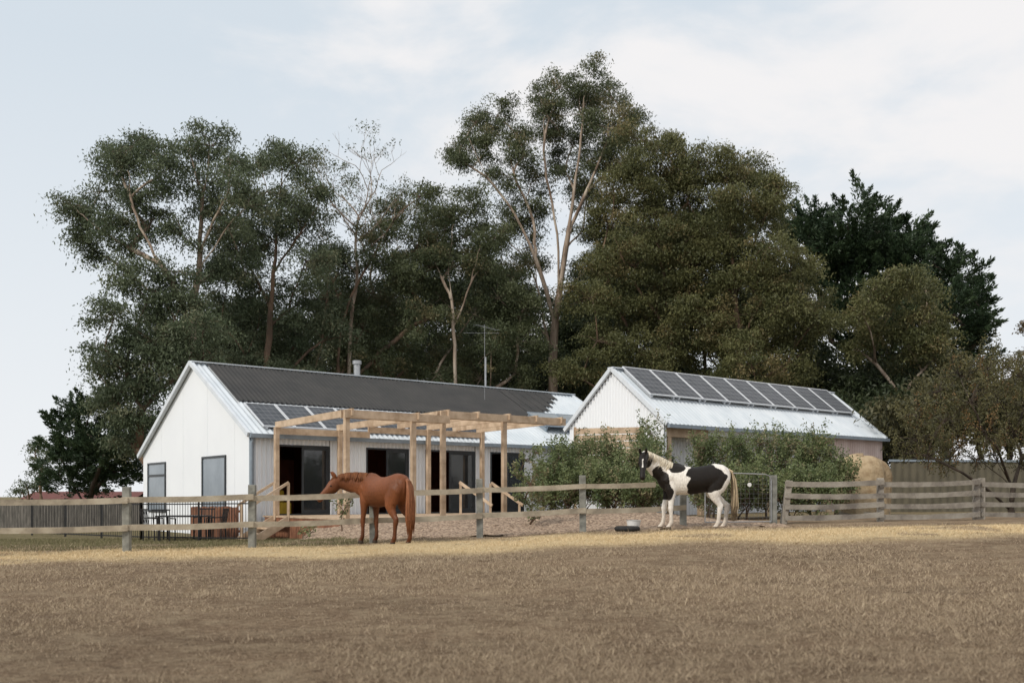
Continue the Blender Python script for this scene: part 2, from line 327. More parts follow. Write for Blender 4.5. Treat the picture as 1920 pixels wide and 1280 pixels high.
for k,(a,b) in enumerate(ops):
    d=MB(); fr=.06
    d.box((a,-.06,.7),(a+fr,.06,2.95)); d.box((b-fr,-.06,.7),(b,.06,2.95)); d.box((a+fr,-.06,2.89),(b-fr,.06,2.95))
    d.box((a+fr,-.06,.7),(b-fr,.06,.74))
    m0=(a+b)/2-.05
    for xx0 in (m0,b-fr-.07): d.box((xx0,-.045,.745),(xx0+.07,.0,2.885))
    d.box((m0+.07,-.045,2.8),(b-fr-.07,0,2.885)); d.box((m0+.07,-.045,.745),(b-fr-.07,0,.86))
    do=d.make('sliding_door',M['dark'],house)
    q=MB(); q.box((m0+.07,-.027,.86),(b-fr-.07,-.018,2.8)); q.make('glass',M['glass'],do)
for (t0,t1,z0,z1,tr) in [(1.9,4.05,.75,2.66,None),(7.85,9.95,.7,2.6,2.1)]:
    f=MB(); e=.07
    f.box((-.05,t0,z0),(.0,t0+e,z1)); f.box((-.05,t1-e,z0),(0,t1,z1)); f.box((-.05,t0+e,z1-e),(0,t1-e,z1)); f.box((-.05,t0+e,z0),(0,t1-e,z0+e))
    if tr: f.box((-.048,t0+e,tr-.04),(0,t1-e,tr+.04))
    fo=f.make('window',M['dark'],house)
    q=MB(); q.box((-.02,t0+e,z0+e),(-.004,t1-e,z1-e)); q.make('glass',M['reflectpane'],fo)
s1=(RZ-EZ)/RT; v1=np.array([0,1,s1]); l1=np.linalg.norm(v1); v1/=l1; n1=np.array([0,-v1[2],v1[1]])
roof=corr('roof',(-.12,-.22,EZ-.22*s1),(1,0,0),v1,LEN+.24,(RT+.22)*l1,n1,M['zinc'],house,.2,.026)
s2=(RZ-BZ)/(Wd-RT); v2=np.array([0,-1,s2]); l2=np.linalg.norm(v2); v2/=l2; n2=np.array([0,v2[2],-v2[1]])
corr('roof',(-.12,Wd+.2,BZ-.2*s2),(1,0,0),v2,LEN+.24,(Wd+.2-RT)*l2,n2,M['zinc'],house,.2,.022)
mb=MB(); mb.beam((-.14,RT,RZ+.035),(LEN+.14,RT,RZ+.035),.36,.04); mb.make('ridge_cap',M['zinc'],house)
for x in (-.12,LEN+.02):
    mb=MB(); mb.beam((x,-.24,EZ-.24*s1+.0),(x,RT,RZ),.12,.15); mb.make('barge_flashing',M['trimwhite'],house)
    mb=MB(); mb.beam((x,Wd+.22,BZ-.22*s2),(x,RT+.01,RZ),.12,.15); mb.make('barge_flashing',M['trimwhite'],house)
mb=MB(); mb.box((-.1,-.36,EZ-.22),(LEN+.1,-.235,EZ-.09)); mb.make('gutter',M['flash'],house)
mb=MB(); mb.tube([(.05,-.2,EZ-.2),(.0,-.15,EZ-.4),(.0,-.15,ZB+.1)],.055,8); mb.make('downpipe',M['flash'],house)
mb=MB(); mb.box((-.03,-.1,ZB),(.1,-.03,EZ-.2)); mb.make('corner_flashing',M['flash'],house)
def onroof(t,off): return (0,t-off*v1[2]*1.0,EZ+t*s1+off*v1[1])
segm=[(.40,13.3,2.0)]+[(13.3+.5*i,13.8+.5*i,2.1+.42*i) for i in range(6)]
for a,b,t0 in segm:
    _,yy0,zz0=onroof(t0,.06)
    corr('roof_matting',(a,yy0,zz0),(1,0,0),v1,b-a,(4.78-t0)*l1,n1,M['matting'],house,.17,.02)
def panel(parent,s0,t0,wid,ln,off,EZ_,v,nr,fm='whiteframe',pm='pv'):
    O=np.array([s0,t0,EZ_])+nr*off; e=.04
    def P(u,vv,h): return tuple(O+np.array([u,0,0])+v*vv+nr*h)
    f=MB()
    def bx(u0,u1,w0,w1,h0,h1):
        f.poly([P(u0,w0,h0),P(u1,w0,h0),P(u1,w1,h0),P(u0,w1,h0),P(u0,w0,h1),P(u1,w0,h1),P(u1,w1,h1),P(u0,w1,h1)],[(0,3,2,1),(4,5,6,7),(0,1,5,4),(1,2,6,5),(2,3,7,6),(3,0,4,7)])
    bx(0,e,0,ln,0,.05); bx(wid-e,wid,0,ln,0,.05); bx(e,wid-e,0,e,0,.05); bx(e,wid-e,ln-e,ln,0,.05); bx(.1,.16,-.0,ln,-off+.02,-.002); bx(wid-.16,wid-.1,0,ln,-off+.02,-.002)
    fo=f.make('solar_panel',M[fm],parent)
    q=MB(); q.poly([P(e,e,.04),P(wid-e,e,.04),P(wid-e,ln-e,.04),P(e,ln-e,.04)],[(0,1,2,3)])
    po=q.make('panel_cells',M[pm],fo); uv=po.data.uv_layers.new(name='UVMap')
    for i,c in enumerate([(0,0),(1,0),(1,1),(0,1)]): uv.data[i].uv=c
for i in range(8): 
    t0=.15; panel(house,.5+i*1.1,t0,1.07,1.8,.08,EZ+t0*s1,v1,n1)
for i in range(2): 
    t0=1.0; panel(house,12.8+i*1.55,t0,1.5,1.35,.24,EZ+t0*s1,v1,n1,fm='flash',pm='collector')
fl=MB(); fl.tube([(6.7,RT+.4,RZ-.4),(6.7,RT+.4,RZ+.55)],.13,12); fl.tube([(6.7,RT+.4,RZ+.56),(6.7,RT+.4,RZ+.7)],.18,12); fl.make('chimney',M['steel'],roof,smooth=False)
an=MB(); bx,by=11.7,3.5; bz=EZ+by*s1
an.tube([(bx,by,bz-.05),(bx,by,bz+3.2)],.008,6)
for dz,(ex,ey),nn,ll in [(3.1,(.95,.3),6,.18),(2.85,(-.8,.6),4,.25)]:
    e=Vector((ex,ey,0)).normalized(); pz=Vector((-e.y,e.x,0)); c=Vector((bx,by,bz+dz))
    an.tube([c-e*.6,c+e*.9],.004,5)
    for k in range(nn):
        q=c+e*(-.55+1.4*k/(nn-1)); an.tube([q-pz*ll*(1-.04*k),q+pz*ll*(1-.04*k)],.003,4)
an.make('antenna',M['steel'],roof)
an=MB(); bx,by=13.0,5.2; bz=RZ-.2
an.tube([(bx,by,bz-.05),(bx,by,bz+1.6)],.04,8); an.make('vent_pipe',M['steel'],roof)
# ---------------------------------------------------------------- shed
shed=top('shed','white corrugated gabled shed with nine solar panels and timber posts','shed',(5.07,32,0),ROT)
SE,ST,SR,SW,SB,SL=3.88,2.42,5.80,4.7,3.93,13.1
def stop(t): return (SE+(SR-SE)*t/ST if t<ST else SR+(SB-SR)*(t-ST)/(SW-ST))
corr('wall',(0,0,.2),(0,1,0),(0,0,1),SW,1,(-1,0,0),M['white'],shed,.15,.04,topf=lambda u: stop(u)-.28)
mb=MB(); gable(mb,.06,.12,SE-.1,ST,SR-.1,SW,SB-.1,.2); mb.make('inner_wall',M['white'],shed)
mb=MB(); gable(mb,SL-.12,SL,SE-.1,ST,SR-.1,SW,SB-.1,.2); mb.make('wall',M['white'],shed)
mb=MB(); mb.box((.12,SW-.1,.2),(SL-.12,SW,SB-.1)); mb.make('wall',M['white'],shed)
corr('wall',(9.7,-.03,.2),(1,0,0),(0,0,1),SL-9.7,SE-.3,(0,-1,0),M['reflectwall'],shed,.16,.04)
mb=MB(); mb.box((9.7,.02,.2),(SL-.12,.08,SE-.15)); mb.make('inner_wall',M['white'],shed)
corr('wall',(.12,.85,.2),(1,0,0),(0,0,1),9.6,4.3,(0,-1,0),M['white'],shed,.16,.036)
mb=MB(); mb.box((9.7,.1,.2),(9.78,1.2,SE)); mb.make('wall',M['white'],shed)
mb=MB(); mb.box((.5,.76,.5),(1.3,.8,2.7)); mb.make('door',M['dark'],shed)
for sx in (.3,1.95,5.8,9.55):
    p=MB(); p.box((sx-.09,.02,.2),(sx+.09,.2,3.3)); p.make('post',M['timber'],shed,bevel=.008)
mb=MB(); mb.box((.14,.02,3.3),(2.25,.2,3.62)); mb.make('lintel',M['timber'],shed)
mb=MB(); mb.box((8.3,.03,3.36),(9.68,.17,3.6)); mb.make('lintel',M['timber'],shed)
mb=MB(); mb.box((2.25,.03,3.4),(8.3,.10,3.6)); mb.make('lintel',M['white'],shed)
s1b=(SR-SE)/ST; va=np.array([0,1,s1b]); la=np.linalg.norm(va); va/=la; na=np.array([0,-va[2],va[1]])
sroof=corr('roof',(-.12,-.22,SE-.22*s1b),(1,0,0),va,SL+.24,(ST+.22)*la,na,M['zinc'],shed,.2,.02)
s2b=(SR-SB)/(SW-ST); vb=np.array([0,-1,s2b]); lb=np.linalg.norm(vb); vb/=lb
corr('roof',(-.12,SW+.2,SB-.2*s2b),(1,0,0),vb,SL+.24,(SW+.2-ST)*lb,(0,vb[2],-vb[1]),M['zinc'],shed,.2,.02)
mb=MB(); mb.beam((-.14,ST,SR+.03),(SL+.14,ST,SR+.03),.3,.04); mb.make('ridge_cap',M['trimwhite'],shed)
for x in (-.1,SL+.02):
    mb=MB(); mb.beam((x,-.24,SE-.24*s1b),(x,ST,SR),.1,.14); mb.make('barge_flashing',M['trimwhite'],shed)
    mb=MB(); mb.beam((x,SW+.22,SB-.22*s2b),(x,ST+.01,SR),.1,.14); mb.make('barge_flashing',M['trimwhite'],shed)
mb=MB(); mb.box((-.1,-.36,SE-.31),(SL+.1,-.24,SE-.19)); mb.make('gutter',M['flash'],shed)
for i in range(9): panel(shed,.3+i*1.375,1.0,1.345,1.76,.12,SE+1.0*s1b,va,na)
# ---------------------------------------------------------------- deck, pergolas (house-aligned)
deck=top('deck','raised timber deck with skirting boards along the farmhouse','deck',(-8.2,30,0),ROT)
mb=MB()
for i,yb in enumerate(np.arange(-5.25,-.25,.145)): mb.box((.35,yb,.66),(9.4,yb+.138,.7))
mb.make('deck_boards',M['timber'],deck)
mb=MB()
for yb in np.arange(-5.2,-.3,.12): mb.box((.37,yb,-.1),(.40,yb+.1,.655))
for xb in np.arange(.42,9.3,.12): mb.box((xb,-5.2,.1),(xb+.1,-5.17,.655))
mb.make('deck_skirt',M['redwood'],deck)
def stairs(name,label,org,dirx,wid):
    e=top(name,label,'stairs',org,0); mb=MB(); d=Vector(dirx).normalized(); l=Vector((-d.y,d.x,0))
    for i in range(4):
        c=d*(.14+.28*i)+Vector((0,0,-.17*(i+1)+.0)); mb.beam(c-l*wid/2,c+l*wid/2,.27,.045)
    mb.make('treads',M['timber'],e)
    for sgn in (-1,1):
        s=MB(); a=l*sgn*wid/2; s.beam(a+Vector((0,0,-.08)),a+d*1.15+Vector((0,0,-.72)),.05,.24); s.make('stringer',M['timber'],e)
        r=MB(); r.beam(a*.98+Vector((0,0,-.1)),a*.98+Vector((0,0,1.02)),.07,.07); r.make('post',M['timber'],e)
        r=MB(); r.beam(a*1.04+Vector((0,0,1.03)),a*1.04+d*1.15+Vector((0,0,.35)),.05,.08); r.make('handrail',M['timber'],e)
        r=MB(); q=a*.98+d*1.05; r.beam(q+Vector((0,0,-.72)),q+Vector((0,0,.38)),.07,.07); r.make('post',M['timber'],e)
d1=Vector((.788,.616,0)); d2=Vector((-.616,.788,0)); C0=Vector((-8.2,30,0))
def HL(s,t,z): return C0+d1*s+d2*t+Vector((0,0,z))
stairs('timber_stairs','pale timber steps with handrails at the deck side',HL(.33,-1.6,.68),-d1,1.0)
stairs('timber_stairs','pale timber steps with sloping handrails below the pergola',HL(4.9,-5.28,.68),(d1*.35-d2),1.6)
def pergola(label,s0,s1_,q,zt,fronts,backs,raf):
    e=top('pergola',label,'pergola',(-8.2,30,0),ROT)
    for s in fronts: p=MB(); p.box((s-.07,-q-.07,.7),(s+.07,-q+.07,zt-.02)); p.make('post',M['timber'],e,bevel=.008)
    for s in backs: p=MB(); p.box((s-.07,-.62,.7),(s+.07,-.48,zt-.2)); p.make('post',M['timber'],e,bevel=.008)
    for yb in (-q-.105,-q+.105): p=MB(); p.beam((s0-.1,yb,zt-.1),(s1_+.1,yb,zt-.1),.06,.22); p.make('beam',M['timber'],e)
    p=MB(); p.beam((s0-.05,-.55,zt-.32),(s1_+.05,-.55,zt-.32),.07,.2); p.make('beam',M['timber'],e)
    for s in raf:
        p=MB(); p.beam((s,-q-.2,zt-.05),(s,-.3,zt-.12),.06,.2); p.make('rafter',M['timber'],e)
    return e
pergola('new timber pergola frame with open rafters over the deck',.62,3.9,5.1,3.66,[.65,2.8],[.65,2.85],[.74,2.89])
pergola('larger new timber pergola with rows of rafters beside doors',3.95,8.65,4.85,3.83,[4.0,6.3],[6.28,8.6],[4.1,5.2,6.4,7.5,8.55])
# ---------------------------------------------------------------- fences
posts=[]
for px,d in [(-30,17.6),(238,18.3),(473,19.05),(700,19.8),(900,20.45),(1093,21.05),(1281,21.75)]:
    posts.append(((px-960)*d/F,d))
fence=top('rail_fence','weathered two-rail timber paddock fence with square posts','fence',(posts[0][0],posts[0][1],gz(*posts[0])))
for i,(x,y) in enumerate(posts):
    z=gz(x,y); p=MB(); h=1.25 if i<6 else 1.0
    p.beam((x,y,z-.15),(x+jit(.015),y+jit(.02),z+h),.14,.12); p.make('post',M['greypost'],fence,world=True,bevel=.008)
for i in range(6):
    (xa,ya),(xb,yb)=posts[i],posts[i+1]; za,zb=gz(xa,ya),gz(xb,yb)
    for j,h in enumerate((1.0,.47)):
        u1=.7 if (i==5 and j==0) else 1; ja,jb=jit(.015),jit(.015); pts=[]; hs=[]
        for s in range(7):
            u=u1*s/6; pts.append((xa-.05+(xb-xa+.1)*u,ya-.085-.014*(i%2)+(yb-ya)*u,za+(zb-za)*u+h+ja*(1-u)+jb*u-.018*math.sin(math.pi*u)+jit(.003))); hs.append(.112+jit(.006))
        p=MB(); p.board(pts,.04,hs); p.make('rail',M['railtimber'],fence,world=True)
bp=[(1475,23.0,-.08),(1652,23.6,0),(1832,24.6,0),(1842,24.7,0),(2010,26.5,0),(2180,28.5,0)]
bp=[((px-960)*d/F,d,l) for px,d,l in bp]
bf=top('board_fence','grey weathered four-board timber yard fence','fence',(bp[0][0],bp[0][1],gz(bp[0][0],bp[0][1])))
for x,y,l in bp:
    z=gz(x,y); p=MB(); p.beam((x+l,y+.05,z-.1),(x-l,y+.05,z+1.05+jit(.03)),.14,.14); p.make('post',M['oldtimber'],bf,world=True,bevel=.008)
for i in (0,1,3,4):
    (xa,ya,_),(xb,yb,_)=bp[i],bp[i+1]; za,zb=gz(xa,ya),gz(xb,yb)
    for k,h in enumerate((.14,.40,.67,.94)):
        p=MB(); ja,jb=jit(.035),jit(.035); pts=[]; hs=[]
        for s in range(9):
            u=s/8; pts.append((xa-.05+(xb-xa+.1)*u,ya-.05-.01*(k%2)+(yb-ya)*u,za+(zb-za)*u+h+ja*(1-u)+jb*u-.03*math.sin(math.pi*u)+jit(.004))); hs.append(.125+jit(.012))
        p.board(pts,.035,hs); p.make('rail',M['oldtimber'],bf,world=True)
ga=top('farm_gate','galvanised pipe gate with wire mesh and a white disc','gate',(4.5,22.4,gz(4.5,22.4)))
gx0,gx1=(1322-960)*22.2/F,(1446-960)*22.8/F; gy0,gy1=22.2,22.8; z0=gz(gx0,gy0)
def GP(u,h): return (gx0+(gx1-gx0)*u,gy0+(gy1-gy0)*u,z0+h)
p=MB(); p.tube([GP(0,.1),GP(0,1.12),GP(.03,1.22),GP(.1,1.25),GP(.9,1.22),GP(.97,1.18),GP(1,1.08),GP(1,.1),GP(0,.1)],.014,6); p.make('gate_frame',M['steel'],ga,world=True)
p=MB()
for k in range(1,15): p.tube([GP(k/15,.1),GP(k/15,1.22)],.0025,4)
for k in range(1,10): p.tube([GP(0,.1+k*.11),GP(1,.1+k*.11)],.0025,4)
p.make('wire_mesh',M['wire'],ga,world=True)
p=MB(); c=Vector(GP(.66,.97)); p.tube([c+Vector((0,-.03,0)),c+Vector((0,-.045,0))],.048,20); p.make('disc',M['whiteplastic'],ga,world=True)
gp=top('gate_post','dark grey square timber gate post beside the pipe gate','post',((1450-960)*22.9/F,22.9,gz(6.2,22.9)))
p=MB(); p.beam((0,0,-.1),(0,0,1.16),.15,.15); p.make('post_body',M['greypost'],gp,bevel=.01)
pl=[(-16.5,33.0),(-11.2,29.0),(-7.3,27.2)]
pfen=top('pool_fence','black metal vertical-bar pool fence','fence',(pl[0][0],pl[0][1],gz(*pl[0])))
for a,b in zip(pl[:-1],pl[1:]):
    A=Vector((a[0],a[1],0)); B=Vector((b[0],b[1],0)); Ln=(B-A).length; n=int(Ln/.1)
    pk=MB(); ps=MB(); rls=[(.1,MB()),(1.08,MB())]
    for k in range(n+1):
        q=A.lerp(B,k/n); z=gz(q.x,q.y)
        if k%22==0 or k==n: ps.beam((q.x,q.y,z),(q.x,q.y,z+1.28),.05,.05)
        else: pk.tube([(q.x,q.y,z+.06),(q.x,q.y,z+1.2)],.010,4)
        if k<n:
            q2=A.lerp(B,(k+1)/n); z2=gz(q2.x,q2.y)
            for h,rl in rls: rl.beam((q.x,q.y,z+h),(q2.x,q2.y,z2+h),.025,.035)
    pk.make('picket',M['black'],pfen,world=True); ps.make('post',M['black'],pfen,world=True)
    for h,rl in rls: rl.make('rail',M['black'],pfen,world=True)
pg=top('paling_fence','grey weathered vertical timber paling fence','fence',(-26,40,0))
p=MB()
for k in range(118):
    x=-26+k*.115; p.box((x,38.9,-.2),(x+.105,38.93+.0,1.0+jit(.02)))
p.make('palings',M['paling'],pg,world=True)
for h in (.2,.7): p=MB(); p.box((-26,38.95,h),(-12.4,39.0,h+.08)); p.make('rail',M['paling'],pg,world=True)
sc=top('slatted_screen','low red-brown slatted timber screen below the gable window','screen',HL(-.9,-.4,0)); 
p=MB()
for k in range(30):
    q=HL(-.75,-.9+k*.135,0); z=gz(q.x,q.y); p.beam((q.x,q.y,z),(q.x,q.y,z+.98+jit(.02)),.07,.03,up=(.7,.7,0))
p.make('slats',M['redwood'],sc,world=True)
for h in (.2,.8): p=MB(); p.beam(HL(-.71,-.95,h+.05),HL(-.71,3.2,h+.05),.04,.07); p.make('rail',M['redwood'],sc,world=True)
def chair(x,y,r):
    e=top('outdoor_chair','black metal outdoor chair on the paving','chair',(x,y,gz(x,y)),r,group='outdoor dining chairs')
    p=MB(); p.box((-.24,-.24,.42),(.24,.24,.46)); p.make('seat',M['black'],e)
    p=MB()
    for k in range(6): p.beam((-.24+.096*k,.23,.46),(-.24+.096*k,.3,.92),.02,.02)
    p.beam((-.26,.3,.92),(.26,.3,.92),.03,.04); p.make('backrest',M['black'],e)
    for a in (-.22,.22):
        for b in (-.22,.22): p=MB(); p.beam((a,b,0),(a,b,.42),.03,.03); p.make('leg',M['black'],e)
        p=MB(); p.beam((a*1.1,-.2,.66),(a*1.1,.26,.68),.04,.03); p.beam((a*1.1,-.2,.46),(a*1.1,-.2,.66),.025,.025); p.make('armrest',M['black'],e)
cx,cy=(345-960)*28.6/F,28.6
for dx,dy,r in [(-.95,.1,math.pi/2),(.95,0,-math.pi/2),(-.3,-.75,math.pi),(.35,.75,0)]: chair(cx+dx,cy+dy,r)
tb=top('outdoor_table','black metal outdoor dining table behind the pool fence','table',(cx,cy,gz(cx,cy)))
p=MB(); p.box((-.7,-.45,.7),(.7,.45,.74)); p.make('table_top',M['black'],tb)
for a in (-.62,.62):
    for b in (-.38,.38): p=MB(); p.beam((a,b,0),(a,b,.7),.05,.05); p.make('leg',M['black'],tb)
ts=top('privacy_screen','horizontal timber board screen beside the shed gable','screen',(2.2,31.5,.4))
p=MB(); A=Vector(((1080-960)*31.5/F,31.9,0)); B=Vector(((1206-960)*31.0/F,31.2,0))
for k in range(9): 
    z=1.65+k*.225; p.beam(A+Vector((0,0,z)),B+Vector((0,0,z)),.025,.2)
p.make('boards',M['timber'],ts,world=True)
for q in (A,B,(A+B)/2): p=MB(); p.beam(q+Vector((0,.06,.3)),q+Vector((0,.06,3.6)),.09,.09); p.make('post',M['timber'],ts,world=True)
rb=top('covered_hay_bale','round hay bale under a tan tarpaulin by the shed','hay bale',(11.2,30.6,gz(11.2,30.6)))
V=[];Fc=[];nr,ns=26,60
for i in range(nr+1):
    u=i/nr; 
    for j in range(ns):
        a=2*math.pi*j/ns
        if u<.5: z=u/.5*1.2; r=.82
        else: q=(u-.5)/.5*math.pi/2; z=1.2+.68*math.sin(q)**.9; r=.82*max(0,math.cos(q))**.6
        r*=1+.05*math.sin(a*5+u*6)+.03*math.sin(a*11+u*3)+.02*math.sin(a*23+u*9)*math.sin(u*21); V.append((r*math.cos(a)*1.0,r*math.sin(a),z+.04*math.sin(a*4)-.06*math.cos(a)))
for i in range(nr):
    for j in range(ns): Fc.append((i*ns+j,i*ns+(j+1)%ns,(i+1)*ns+(j+1)%ns,(i+1)*ns+j))
link('tarpaulin',npmesh('tarpaulin',V,Fc,M['tarp'],smooth=True),rb)
p=MB(); p.tube([(0,0,0),(0,0,.12)],.8,24); p.make('bale_base',M['railtimber'],rb)
bfz=top('sheet_metal_fence','dull beige ribbed sheet metal fence with dark capping','fence',(14.2,36,.6))
corr('fence_sheet',(0,0,-.2),(.995,.1,0),(0,0,1),13,2.2,(0,-1,0),M['beige'],bfz,.3,.02)
p=MB(); p.beam((-.05,0,2.04),(12.9,1.3,2.04),.09,.08); p.make('capping',M['flash'],bfz)
rf=top('outbuilding','long low outbuilding with dull red roof behind the palings','building',(-40,88,0))
p=MB(); p.box((-4.5,0,-.2),(5,5,1.1)); p.make('wall',M['brick'],rf)
p=MB(); p.poly([(-5,-.4,1.05),(5.5,-.4,1.05),(5.5,2.5,1.75),(-5,2.5,1.75),(5.5,5.4,1.05),(-5,5.4,1.05)],[(0,1,2,3),(3,2,4,5)]); p.make('roof',M['redroof'],rf)
tx,ty=(1188-960)*21.3/F,21.3; zt=gz(tx,ty)
tub=top('feed_tub','round white plastic feed tub standing behind the tyre','tub',(tx,ty,zt))
p=MB(); p.tube([(0,0,.0),(0,0,.06),(0,0,.22),(0,0,.225)],[.12,.13,.16,.175],24); p.make('tub_body',M['whiteplastic'],tub)
tyx,tyy=(1176-960)*20.75/F,20.75
tyr=top('tyre_feeder','old black rubber tyre lying flat on the ground','tyre',(tyx,tyy,gz(tyx,tyy)+.06))
V=[];Fc=[]
for i in range(32):
    a=2*math.pi*i/32
    for j in range(10):
        b=2*math.pi*j/10; r=.21+.07*math.cos(b); V.append((r*math.cos(a),r*math.sin(a),.058*math.sin(b)))
for i in range(32):
    for j in range(10): Fc.append((i*10+j,((i+1)%32)*10+j,((i+1)%32)*10+(j+1)%10,i*10+(j+1)%10))
link('tyre_body',npmesh('tyre_body',V,Fc,M['rubber'],smooth=True),tyr)
# ---------------------------------------------------------------- vegetation
def leafmesh(name,P,Lf,Wf,C,parent,down=.5,aim=None):
    n=len(P); a=rng.normal(0,1,(n,3)); a[:,2]-=down*1.5
    if aim is not None: a=a*.6+aim*1.6
    a/=np.linalg.norm(a,axis=1)[:,None]; b=np.cross(a,rng.normal(0,1,(n,3))); b/=np.linalg.norm(b,axis=1)[:,None]
    Ls=(Lf*rng.uniform(.7,1.3,n))[:,None]; Ws=(Wf*rng.uniform(.7,1.3,n))[:,None]
    V=np.stack([P,P+a*Ls*.5+b*Ws*.5,P+a*Ls,P+a*Ls*.5-b*Ws*.5],1).reshape(-1,3)
    V=V-np.array(parent.location)
    return link(name,npmesh(name,V,np.arange(4*n).reshape(-1,4),M['leaf'],tint=np.repeat(C,4,0)),parent)
NLEAF=0; GF=1.10
def tree(name,label,cat,base,blobs,cols,trunk_r=.3,bark='bark_pale',k=6.6,sub=.56,per=165,leaf=(.17,.062),down=.6,style='gum',fork=.3,sat=3,twigs=6,squash=.85,group=None,leaders=None,flat=.55,spl=2.6):
    global NLEAF
    e=top(name,label,cat,base,group=group); base=Vector(base)
    blobs=sorted(blobs,key=lambda b:(Vector(b[:3])-base).length)
    cen=sum((Vector(b[:3]) for b in blobs),Vector())/len(blobs)
    nodes=[base.copy()]; par=[-1]; plen=[0]; chains=[]
    def addchain(start,pts):
        ch=[start]
        for q in pts:
            nodes.append(q); par.append(ch[-1]); plen.append(plen[ch[-1]]+(q-nodes[ch[-1]]).length); ch.append(len(nodes)-1)
        chains.append(ch); return ch
    if leaders:
        for li,ld in enumerate(leaders):
            P_=[Vector(q) for q in ld]
            if li==0: st=0
            else: st=min(range(len(nodes)),key=lambda i:(nodes[i]-P_[0]).length)
            P_=[nodes[st]]+(P_ if li==0 else P_[1:])
            for _ in range(2):
                Q=[P_[0]]
                for a_,b_ in zip(P_[:-1],P_[1:]): Q+=[a_.lerp(b_,.25),a_.lerp(b_,.75)]
                Q.append(P_[-1]); P_=Q
            addchain(st,[q+Vector((jit(.05),jit(.05),0)) for q in P_[1:]])
        mincand=3
    else:
        tp=base.lerp(cen,fork); tp.x=base.x+(tp.x-base.x)*.6
        addchain(0,[base.lerp(tp,i/4)+Vector((jit(.08),jit(.08),0)) for i in range(1,5)]); mincand=2
    ends=[]
    for b in blobs:
        B=Vector(b[:3]); best=None
        for i in range(mincand,len(nodes)):
            nd=nodes[i]; d=(B-nd).length; hd=math.hypot(B.x-nd.x,B.y-nd.y)
            c=d+.22*plen[i]+2.5*max(0,nd.z-(B.z-.8*hd))
            if best is None or c<best[0]: best=(c,i,d)
        _,i,d=best; A=nodes[i]; ctrl=A.lerp(B,.45)+Vector((0,0,.06*d))-Vector(((B.x-A.x)*.12,0,0))
        ns=max(3,int(d/.9)); jt=.035*d**.7; pts=[]
        for s in range(1,ns+1):
            u=s/ns; pts.append(A*(1-u)**2+ctrl*2*u*(1-u)+B*u*u+Vector((jit(jt),jit(jt),jit(jt))))
        addchain(i,pts); ends.append(len(nodes)-1)
    cnt=np.zeros(len(nodes))
    for (en,b) in zip(ends,blobs):
        i=en; wgt=b[3]**1.5
        while i>=0: cnt[i]+=wgt; i=par[i]
    mn=min(c for c in cnt if c>0)*.5
    cnt[cnt==0]=mn
    rad=trunk_r*np.power(cnt/cnt[0],.6); rad=np.maximum(rad,trunk_r*.07)
    rad[0]*=1.25
    tm=MB()
    for ci,ch in enumerate(chains):
        rr=[rad[i] for i in ch]
        if ci>0: rr[0]=min(rr[0],rr[1]*1.15)
        rr[-1]*=.7
        tm.tube([nodes[i] for i in ch],rr,7 if rr[0]>.08 else 5)
    P=[];C=[];A=[]
    cols=np.array(cols)
    for b in blobs:
        R0=b[3]; lst=[(Vector(b[:3]),R0)]
        for s in range(sat):
            v=Vector((random.gauss(0,1),random.gauss(0,1),random.gauss(0,.8)+.2)).normalized()
            lst.append((Vector(b[:3])+v*R0*random.uniform(.8,1.15),R0*random.uniform(.3,.5)))
        for bi,(c,R) in enumerate(lst):
            n=int(k*R*R+2.5); d=rng.normal(0,1,(n,3)); d/=np.linalg.norm(d,axis=1)[:,None]
            rr=R*rng.uniform(.3,1,n)**.6; S=np.array(c)+d*rr[:,None]*np.array([1,1,squash])
            sr=sub*rng.uniform(.55,1.3,n)
            tb=np.clip(rng.random(n)*.75+.25*rng.random(),0,1)
            for q in range(min(n,twigs if bi==0 else 2)):
                a=Vector(b[:3]); e_=Vector(S[q]); m_=a.lerp(e_,.5)+Vector((jit(.1),jit(.1),.08*R))
                tm.tube([a,m_,e_],[trunk_r*.06+.004,trunk_r*.04+.003,.01],4,cap=False)
            for j in range(n):
                cnt_=int(per*rng.uniform(.6,1.3)*(sr[j]/sub)**1.7)
                if cnt_<1: continue
                if style=='gum':
                    L_=rng.normal(0,1,(cnt_,3)); L_[:,2]=np.where(L_[:,2]>0,L_[:,2]*flat*.8,L_[:,2]*flat*1.2)-.25*(L_[:,0]**2+L_[:,1]**2)*.5
                    pts=S[j]+L_*.6*sr[j]; aim=np.zeros((cnt_,3))
                elif style=='spray':
                    od=d[j]*np.array([1,1,.5])+np.array([0,0,.5]); od/=np.linalg.norm(od); u=rng.random(cnt_)
                    pts=S[j]+od*(u*sr[j]*spl)[:,None]+rng.normal(0,1,(cnt_,3))*(.36*sr[j]*(1-.8*u))[:,None]; aim=np.repeat(od[None],cnt_,0)
                else:
                    od=np.array([d[j][0]*.45,d[j][1]*.45,1]); od/=np.linalg.norm(od); u=rng.random(cnt_)
                    pts=S[j]+od*(u*sr[j]*2.6)[:,None]+rng.normal(0,1,(cnt_,3))*(.22*sr[j]); aim=np.repeat(od[None]*.1,cnt_,0)
                P.append(pts); A.append(aim)
                t=tb[j]; base_c=cols[0]*(1-t)+cols[1]*t
                if len(cols)>2 and rng.random()<.10: base_c=cols[2]
                C.append(base_c*rng.uniform(.75,1.25,(cnt_,1)))
    P=np.vstack(P);C=np.vstack(C);A=np.vstack(A); NLEAF+=len(P)
    tm.make('trunk',M[bark],e,smooth=True,world=True)
    leafmesh('crown',P,leaf[0],leaf[1],C,e,down,None if style=='gum' or style=='shoot' else A)
    return e
def PB(lst,d,spread=2.2,f=None):
    out=[]; f=f or (GF if d>43 else 1)
    for px,py,r in lst:
        dd=d+jit(spread); x,y,z=W(px,py,dd); out.append((x,y,z,r*dd/F*f))
    return out
